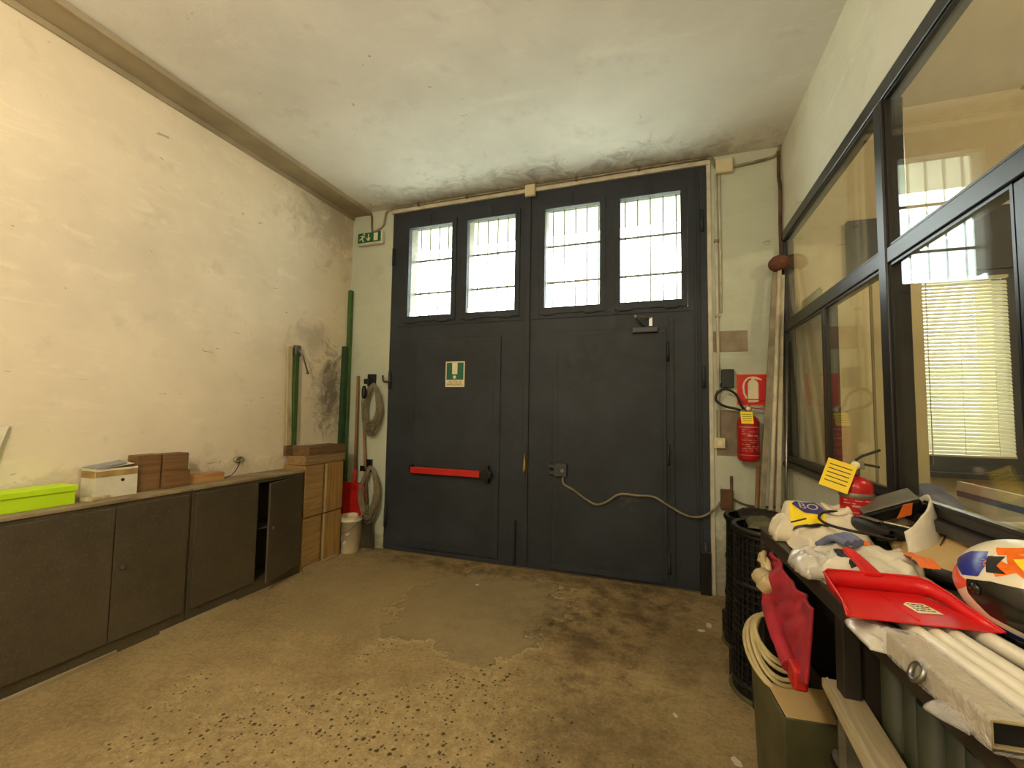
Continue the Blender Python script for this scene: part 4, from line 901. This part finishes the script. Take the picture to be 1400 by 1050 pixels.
m = MB(); m.add([(-.022, .09, .046), (.022, .09, .046), (.017, .15, .062), (.014, .23, .075), (-.014, .23, .075), (-.017, .15, .062)], [(0, 1, 2, 5), (5, 2, 3, 4)]); m.build('handle', 'red_plastic', dp, solid=.012, bev=.003)
MB().box(-.0015, .0015, -.10, .075, .005, .009).build('rib', 'red_plastic', dp)
st = MB().prism([(-.028, -.03), (.028, -.03), (.026, .03), (-.012, .034), (-.028, .02)], .001, Matrix.Translation((.05, -.02, .0065)) @ Matrix.Rotation(.1, 4, 'Z')).build('sticker', 'white_print', dp)
m = MB(); rnd = random.Random(8)
for i in range(4):
    x = -.02
    while x < .018: w_ = rnd.uniform(.004, .012); m.box(.05+x, .05+x+w_, -.038+.012*i, -.033+.012*i, .0075, .0079); x += w_+.003
m.build('sticker_print', 'ink', dp)
# full face helmet
hm = thing('helmet', 'white full-face helmet with orange and blue flames and dark visor, on bench', 'helmet', (4.325, -2.80, BZ), -.05)
HR = (.132, .150, .122); HC = Vector((0, 0, .116))
def hpt(th, ph, k_=1.0):  # th from top, ph azimuth
    q = Vector((math.sin(th)*math.cos(ph), math.sin(th)*math.sin(ph), math.cos(th)))
    s = 1.0; 
    if q.z < 0: s = 1 - .13*(-q.z)
    chin = max(0, -q.y)*max(0, -q.z+.15)*.22
    return HC + Vector((q.x*HR[0]*s*k_, q.y*HR[1]*k_*(1+chin), q.z*HR[2]*k_*.99))
m = MB(); m.grid(lambda u, v: hpt(.001+2.52*v, 2*PI*u), 64, 44); m.build('shell', 'helmet_white', hm)
def onshell(poly, mat, name, k_=1.006, n=10):
    """fan patch on the shell from (ph, th) polygon"""
    cx = sum(p[0] for p in poly)/len(poly); cy = sum(p[1] for p in poly)/len(poly); mb = MB(); N = len(poly)
    P = []
    for i in range(N):
        a, b = poly[i], poly[(i+1) % N]
        for q in range(4): P.append((a[0]+(b[0]-a[0])*q/4, a[1]+(b[1]-a[1])*q/4))
    vs = []
    for r_ in range(n+1):
        t = r_/n
        for p in P: vs.append(hpt(cy+(p[1]-cy)*t, cx+(p[0]-cx)*t, k_))
    K = len(P); fs = [(r_*K+j, r_*K+(j+1) % K, (r_+1)*K+(j+1) % K, (r_+1)*K+j) for r_ in range(n) for j in range(K)]
    mb.add(vs, fs, True); return mb.build(name, mat, hm)
A = -PI/2 - .05     # azimuth the face looks towards
onshell([(A-1.38, 1.38), (A-1.0, 1.26), (A-.5, 1.22), (A, 1.20), (A+.5, 1.22), (A+1.1, 1.3), (A+1.05, 1.85), (A+.6, 2.08), (A, 2.14), (A-.6, 2.08), (A-1.1, 1.95), (A-1.35, 1.65)], 'visor', 'visor', 1.012)
onshell([((A-.35)-1.05, 1.05), ((A-.35)-.85, .75), ((A-.35)-.5, .85), ((A-.35)-.62, .62), ((A-.35)-.1, .55), ((A-.35)+.15, .85), ((A-.35)+.1, 1.0), ((A-.35)+.6, 1.16), ((A-.35)-.1, 1.17), ((A-.35)-.35, .98), ((A-.35)-.6, 1.15), ((A-.35)-.75, .98)], 'helmet_orange', 'flame_graphic')
onshell([((A-.35)-1.0, .55), ((A-.35)-.6, .42), ((A-.35)-.2, .30), ((A-.35)+.5, .35), ((A-.35)+.2, .48), ((A-.35)-.3, .55), ((A-.35)-.75, .72)], 'helmet_orange', 'flame_graphic')
onshell([((A-.35)-.45, .72), ((A-.35)-.15, .62), ((A-.35)+.1, .82), ((A-.35)+.02, .95), ((A-.35)+.35, 1.1), ((A-.35)-.05, 1.1), ((A-.35)-.25, .92)], 'yellow_tag', 'inner_flame', 1.009)
onshell([((A-.35)+.3, .62), ((A-.35)+.7, .55), ((A-.35)+1.1, .75), ((A-.35)+.9, .85), ((A-.35)+1.3, 1.05), ((A-.35)+.8, 1.0), ((A-.35)+.5, .8)], 'helmet_orange', 'flame_graphic')
onshell([(A-2.0, 1.15), (A-1.75, .85), (A-1.35, .7), (A-1.15, .95), (A-1.2, 1.25), (A-1.5, 1.35)], 'helmet_blue', 'blue_graphic')
onshell([(A-2.0, 1.55), (A-1.85, 1.2), (A-1.55, 1.38), (A-1.25, 1.42), (A-1.5, 1.62), (A-1.75, 1.75)], 'helmet_red', 'red_graphic')
onshell([(A-1.25, .80), (A-.95, .7), (A-1.0, .95), (A-.82, 1.05), (A-1.1, 1.12)], 'visor', 'black_graphic', 1.008)
onshell([(A-1.2, 2.1), (A-.5, 2.28), (A+.4, 2.3), (A+.4, 2.42), (A-.6, 2.42), (A-1.2, 2.3)], 'helmet_blue', 'chin_graphic')
for s in (-1, 1):
    p = hpt(1.5, A+s*1.2, 1.02); m = MB(); m.lathe([(0, 0), (.014, 0), (.013, .004), (0, .005)], 20, T=Matrix.Translation(p) @ (p-HC).to_track_quat('Z', 'Y').to_matrix().to_4x4()); m.build('visor_pivot', 'visor', hm)
m = MB(); m.tube([hpt(2.52, 2*PI*i/40) for i in range(41)], .006, 8, False); m.build('rim_trim', 'black_rubber', hm)
# wrapped rectangular profile
pf = thing('wrapped_profile', 'beige rectangular profile wrapped in clear film at the bench front corner', 'profile', (3.992, -2.985, BZ+.004), 0)
d = Vector((.08, -1, 0)).normalized(); LN = .285
def prof_box(m, w_, h_, z0, a, b, hollow=False):
    sd = Vector((-d.y, d.x, 0)).normalized()
    if sd.x < 0: sd = -sd
    T = Matrix((sd, -d, Vector((0, 0, 1)))).transposed().to_4x4()
    return m.box(-w_/2, w_/2, -b, -a, z0, z0+h_, T), T
m = MB(); t_ = .003; W_, H_ = .056, .048
for (x0, x1, z0, z1) in ((-W_/2, W_/2, .004, .004+t_), (-W_/2, W_/2, H_-t_, H_), (-W_/2, -W_/2+t_, .004+t_, H_-t_), (W_/2-t_, W_/2, .004+t_, H_-t_)):
    sd = Vector((1, .08, 0)).normalized(); T = Matrix((sd, -d, Vector((0, 0, 1)))).transposed().to_4x4(); m.box(x0, x1, -LN, 0, z0, z1, T)
m.build('profile', 'beige_bag', pf, bev=.001)
MB().box(-W_/2+t_, W_/2-t_, -LN+.010, -LN+.013, .004+t_, H_-t_, T).build('opening_shade', 'dark_slot', pf)  # near-black sheet inside the open end, standing in for the shade of the hollow
def wrap(u, v):
    a = 2*PI*u; c, s = math.cos(a), math.sin(a); k_ = 1/max(abs(c)/1.0, abs(s)/.85)
    q = Vector((c*2, s*2, v*9)); nz = .5+.5*noise.noise(q*1.3)
    x = c*k_*(.031+.004*nz); z = .026 + s*k_*(.030+.004*nz)
    return T @ Vector((x, -LN*(-.04+1.06*v), max(z, -.002)))
m = MB(); m.grid(wrap, 40, 40); m.build('film', 'cling_film', pf)
m = MB(); m.tube([T @ Vector((-.037+.008*math.cos(t*.5), -.12+.016*math.sin(t*.5), .028+.016*math.cos(t*.5))) for t in range(0, 26)], .005, 8, False); m.build('tape_twist', 'steel', pf)
tc = blob([(-.025, -.035), (.025, -.03), (.03, .03), (-.02, .035)], .008, .010, 30, 15, n=40).build('film_scrap', 'cling_film', None, (3.975, -3.20, BZ+.001), rot=(0, 0, .6)); tag(tc, 'torn scrap of clear film in front of the wrapped profile', 'film')
tc = blob([(-.05, -.08), (.04, -.09), (.06, .05), (.0, .1), (-.05, .06)], .008, .012, 18, 16).build('clear_sleeve', 'clear_wrap', None, (3.985, -2.90, BZ+.001)); tag(tc, 'crumpled clear sleeve at the far end of the wrapped profile', 'film')
# aluminium strip along the front edge
r = thing('metal_channel', 'long aluminium channel lying along the bench front edge, left of the dustpan', 'channel', (3.985, -2.50, BZ+.001))
m = MB(); d2_ = Vector((.05, -1, 0)).normalized(); m.bar((0, 0, .004), d2_*.42+Vector((0, 0, .004)), .035, .008); m.bar((.018, 0, .010), d2_*.42+Vector((.018, 0, .010)), .004, .02); m.build('web', 'steel', r)

# ------------------------------------------------------------ under / in front of the bench
jk = thing('red_jacket', 'red jacket hanging from the bench front over the cable coil', 'jacket', (3.965, -2.235, .66))
def jack(u, v):     # u along y towards the camera, v down
    y = .30 - .60*u + .04*v*math.sin(u*3); top = .285 - .01*u; bot = .13 - .15*math.sin(min(1, u*1.25)*PI/2) + (.05*max(0, u-.8)/.2)
    q = Vector((u*5+v*2.5, v*2.2, 3)); fold = 1-abs(noise.noise(q*.9))*2
    x = -.018 - .035*math.sin(PI*u)*(.3+.7*v) + .022*fold*min(1, (1-u)*5) - .02*v
    return (x, y, top + (bot-top)*v + .006*noise.noise(q*2))
m = MB(); m.grid(jack, 60, 36); m.build('body', 'red_cloth', jk, solid=.010)
m = MB(); m.tube(spline([(-.035, .22, .20), (-.06, .10, .12), (-.06, -.05, .06), (-.055, -.17, .02)], 6), [.024]*6+[.03]*7+[.026]*6, 14); m.build('sleeve', 'red_cloth', jk)
MB().box(-.065, -.02, -.25, -.17, -.02, .05).build('pocket_flap', 'red_bar', jk, bev=.01)
# cream glove / hose tangle at the jacket top
def loops(name, label, cat, c, mats, specs, group=None):
    r = thing(name, label, cat, c, 0, group)
    for (mat, cx, cy, cz, ra, rb, ax, n_, rt) in specs:
        rnd = random.Random(int(cx*1000)+n_)
        for i in range(n_):
            m = MB(); a_ = ra*(1-.07*i+.02*rnd.random()); b_ = rb*(1-.07*i+.02*rnd.random()); pts = []
            o_ = Vector((rnd.uniform(-.01, .01), rnd.uniform(-.01, .01), .011*i))
            R_ = Matrix.Rotation(ax[0]+rnd.uniform(-.08, .08), 3, 'X') @ Matrix.Rotation(ax[1]+rnd.uniform(-.08, .08), 3, 'Y')
            for j in range(33): t = 2*PI*j/32; pts.append(Vector((cx, cy, cz)) + o_ + R_ @ Vector((a_*math.cos(t), b_*math.sin(t), .008*math.sin(2*t+i))))
            m.tube(pts, rt, 8, False); m.build('loop', mat, r)
    return r
ob = thing('storage_bin', 'olive green bin with a tan flap standing under the bench front', 'bin', (4.005, -2.12, 0), .1)
m = MB(); 
def tb_(z, k_): return [(-.12*k_, -.20*k_, z), (.12*k_, -.20*k_, z), (.12*k_, .20*k_, z), (-.12*k_, .20*k_, z)]
vs = tb_(0, .88)+tb_(.46, 1.0)+tb_(.46, .95)+tb_(.02, .84)
m.add(vs, [(3, 2, 1, 0), (0, 1, 5, 4), (1, 2, 6, 5), (2, 3, 7, 6), (3, 0, 4, 7), (4, 5, 9, 8), (5, 6, 10, 9), (6, 7, 11, 10), (7, 4, 8, 11), (8, 9, 13, 12), (9, 10, 14, 13), (10, 11, 15, 14), (11, 8, 12, 15), (12, 13, 14, 15)])
m.build('body', 'olive_metal', ob, bev=.006)
MB().box(-.11, .11, -.195, .02, .455, .46, Matrix.Rotation(.0, 4, 'X')).build('flap', 'cardboard', ob, bev=.001)
loops('cream_hose_coil', 'coil of thick cream cable on top of the olive bin', 'cable', (3.96, -2.0, .50), None, [('cable_cream', -.01, .0, .03, .115, .17, (.55, .25), 7, .009)])
loops('dark_hose_tangle', 'tangle of dark and olive hoses hanging behind the red jacket', 'hose', (3.97, -1.98, .66), None, [('cable_grey', .0, .03, .05, .03, .09, (1.1, .5), 4, .007), ('black_rubber', .03, -.02, .0, .05, .12, (1.2, .8), 5, .012)])
loops('beige_strap_roll', 'rolled beige strap and glove hanging at the bench edge above the jacket', 'strap', (3.93, -1.965, .865), None, [('cable_cream', .0, .0, .0, .04, .055, (0.2, 1.2), 4, .012)])
m = blob([(-.04, -.07), (.03, -.08), (.04, .05), (-.03, .07)], .05, .02, 16, 21); o = m.build('beige_glove', 'beige_bag', None, (3.925, -2.05, .835), rot=(0, -1.1, 0)); tag(o, 'beige work glove tucked beside the red jacket collar', 'glove')
# dark tools between bin and leg
for i, (nm, lb, x, y_, z_, sx_, sy_, sz_, mt) in enumerate((('drill', 'black cordless drill under the bench, below the red jacket', 4.06, -2.40, .50, .03, .09, .10, 'black_plastic'), ('clamp', 'dull steel clamp under the bench, below the black drill', 4.05, -2.42, .34, .02, .06, .13, 'dull_steel'), ('black_pump', 'black hand pump under the bench beside the olive bin', 4.07, -2.46, .10, .04, .05, .22, 'black_rubber'))):
    r = thing(nm, lb, 'tool', (x, y_, z_))
    m = MB(); m.tube([(0, -sy_, .5*sz_), (0, -sy_*.2, .55*sz_), (0, sy_*.6, .5*sz_), (0, sy_, .48*sz_)], [sx_*.5, sx_, sx_*.9, sx_*.4], 14); m.build('body', mt, r)
    m = MB(); m.tube([(0, 0, .5*sz_), (.0, -.01, -.1*sz_), (0, -.02, -sz_)], [sx_*.6, sx_*.55, sx_*.7], 12); m.build('grip', mt, r)
    MB().box(-sx_, sx_, -.05, .03, -sz_*1.25, -sz_).build('foot', mt, r, bev=.004)
sv = thing('under_shelf', 'dark shelf of the bench carrying the tools', 'shelf')
bpy.data.objects.remove(sv)
# pale board in front of the green tubes
bd = thing('pale_board', 'long pale grained board lying on edge under the bench front', 'board', (4.02, -2.50, .66), 0)
m = MB(); dB = Vector((-.045, -1, .0)).normalized()
m.bar((0, 0, .035), dB*1.5+Vector((0, 0, .035)), .088, .03); m.build('face', 'board_pale', bd, bev=.003)
m = MB(); m.bar((-.030, -.002, .0515), dB*1.5+Vector((-.030, 0, .0515)), .006, .004); m.build('metal_edge', 'white_metal', bd)
for yy in (-.15, -1.3): MB().box(-.035-.05*abs(yy), .025-.05*abs(yy), yy-.025, yy+.025, -.66, .02).build('leg', 'dull_steel', bd, bev=.003)
MB().box(-.07, .0, -1.25, -.2, -.38, -.34).build('stretcher', 'dull_steel', bd)
# green tubes
for i in range(7):
    x, y_ = 4.115 + .012*(i % 2), -2.665 - .092*i
    r = thing('green_tube', ['dark green tube under the bench, leftmost of the row beside the inner bench panel', 'second dark green tube of the row under the bench, counted from the inner panel', 'third dark green tube of the row under the bench, counted from the inner panel', 'fourth dark green tube of the row under the bench, counted from the inner panel', 'fifth dark green tube of the row under the bench, counted from the inner panel', 'sixth dark green tube of the row under the bench, counted from the inner panel', 'last dark green tube of the row, nearest the picture corner'][i], 'tube', (x, y_, 0), 0, 'dark green tubes standing under the bench')
    m = MB(); m.tube([(0, 0, 0), (0, 0, .90-.02*(i % 3))], .042, 16); m.build('tube', 'green_tube', r)
    m = MB()
    m.lathe([(.043, .0), (.047, .004), (.047, .03), (.043, .034)], 16, (0, 0, .02)); m.build('collar', 'dark_green_paint', r)

# ============================================================ ITEMS ON LEFT CABINETS
gx = thing('lime_box', 'bright lime green lidded box at the left end of the cabinet', 'box', (.085, -2.96, CH), .0)
MB().box(-.07, .075, -.22, .40, 0, .10).build('body', 'lime_card', gx, bev=.003)
MB().box(-.078, .083, -.228, .408, .078, .112).build('lid', 'lime_card', gx, bev=.003)
wx = thing('white_box', 'white cardboard box with tan tape and open flap, left of the wood blocks', 'box', (.062, -2.455, CH), 0)
m = MB(); m.box(-.07, .07, 0, .235, 0, .004); m.box(-.07, -.067, 0, .235, .004, .185); m.box(.067, .07, 0, .235, .004, .185); m.box(-.067, .067, 0, .003, .004, .185); m.box(-.067, .067, .232, .235, .004, .185); m.build('carton', 'white_card', wx, bev=.001)
m = MB(); m.box(.0700, .0712, .002, .233, .135, .172); m.box(-.07, .07, -.0012, 0, .13, .175); m.build('tape', 'tan_tape', wx)
m = MB(); m.add([(-.072, -.003, .187), (.07, -.003, .187), (.072, .21, .205), (-.07, .235, .21)], [(0, 1, 2, 3)]); m.build('flap', 'white_card', wx, solid=.003)
m = MB(); m.add([(-.068, .0, .193), (.066, .0, .193), (.068, .17, .216), (-.066, .20, .22)], [(0, 1, 2, 3)]); m.build('papers', 'carton_grey', wx, solid=.006)
m = MB(); m.tube([(.0705, .15, .105), (.072, .15, .105)], .010, 14); m.build('hole', 'dark_slot', wx)
def block(label, x0, x1, y0, y1, z0, z1, rz=0, mat='wood_block', name='wood_block'):
    r = MB().box(0, x1-x0, 0, y1-y0, 0, z1-z0).build(name, mat, None, (x0, y0, z0), bev=.004, rot=(0, 0, rz)); tag(r, label, 'wood block', 'wood blocks on the cabinet'); return r
block('large square wood block right of the white box', .0, .10, -2.21, -2.055, CH, CH+.25)
block('lower small wood block beside the large block', .01, .13, -2.048, -1.868, CH, CH+.12)
block('upper small wood block stacked on the lower one', -.005, .11, -2.045, -1.872, CH+.121, CH+.245)
block('flat orange wood offcut lying beyond the block stack', .0, .09, -1.85, -1.57, CH, CH+.065, -.06, 'wood_orange', 'wood_offcut')
block('loose grey wood chip lying before the white box', .12, .20, -2.52, -2.40, CH, CH+.022, .3, 'wood_pale', 'wood_chip')
r = thing('wall_socket', 'small round cable outlet on the wall above the cabinet end', 'socket', (XL, -1.36, 1.09)); m = MB(); m.lathe([(0, 0), (.05, 0), (.048, .018), (.03, .022), (.03, .012), (0, .012)], 24, T=Matrix.Rotation(PI/2, 4, 'Y') @ Matrix.Scale(.55, 4, (1, 0, 0))); m.build('rosette', 'conduit', r)
r = MB().tube(spline([(XL+.02, -1.36, 1.08), (.03, -1.40, 1.03), (.05, -1.47, .975), (.06, -1.56, .963), (.08, -1.70, .962)], 6), .004, 6).build('thin_cable', 'black_rubber'); tag(r, 'thin black cable from the wall outlet along the cabinet top', 'cable')
wp = thing('white_poster', 'white sheet with purple marks leaning at the left picture edge', 'sheet', (XL+.02, -3.2, CH+.12))
m = MB(); m.add([(.0, -.3, 0), (.03, .32, .09), (.0, .40, .355), (-.015, -.3, .34)], [(0, 1, 2, 3)]); m.build('sheet', 'white_card', wp, solid=.006)
MB().box(.004, .0065, .27, .35, .32, .34, Matrix.Rotation(.0, 4, 'X')).build('purple_mark', 'purple_print', wp)

# ============================================================ FLOOR BITS
rnd = random.Random(12)
for i, (x, y_, l) in enumerate(((3.81, -.62, 'small scrap of white paper on the floor near the black bins'), (3.80, -1.945, 'white plaster chip on the floor, before the near bin'), (3.55, -1.72, 'tiny white chip on the floor, left of the near bin'), (1.93, -.55, 'small bright chip on the floor, in the middle before the door'), (3.75, -.72, 'thin grey flake on the floor beside the paper scrap'))):
    s = (.035, .028, .015, .015, .025)[i]; m = MB(); m.prism([(-s, -s*.4), (-.2*s, -s*.6), (s, -s*.2), (.8*s, s*.5), (-.5*s, s*.5)], .006); r = m.build('floor_scrap', 'debris', None, (x, y_, .0005), rot=(0, 0, rnd.uniform(0, 3))); tag(r, l, 'scrap')
# ceiling lamps (behind the camera and in the office)
def lamp(label, loc):
    r = thing('pendant_lamp', label, 'ceiling light', loc); ztop = 3.888 if loc[0] < 4.5 else 4.048
    MB().tube([(0, 0, .26), (0, 0, ztop-loc[2])], .006, 8).build('cord', 'black_rubber', r)
    MB().lathe([(.0, .28), (.035, .27), (.05, .24), (.16, .17), (.165, .165), (.155, .165), (.05, .225), (0, .23)], 28).build('shade', 'trim_white', r)
lamp('white pendant lamp on the hall ceiling, behind the viewer on the left', (2.0, -4.6, 3.2)); lamp('white pendant lamp on the hall ceiling near the rear wall', (3.3, -7.2, 3.2)); lamp('white pendant lamp on the office ceiling', (5.9, -2.4, 3.3))
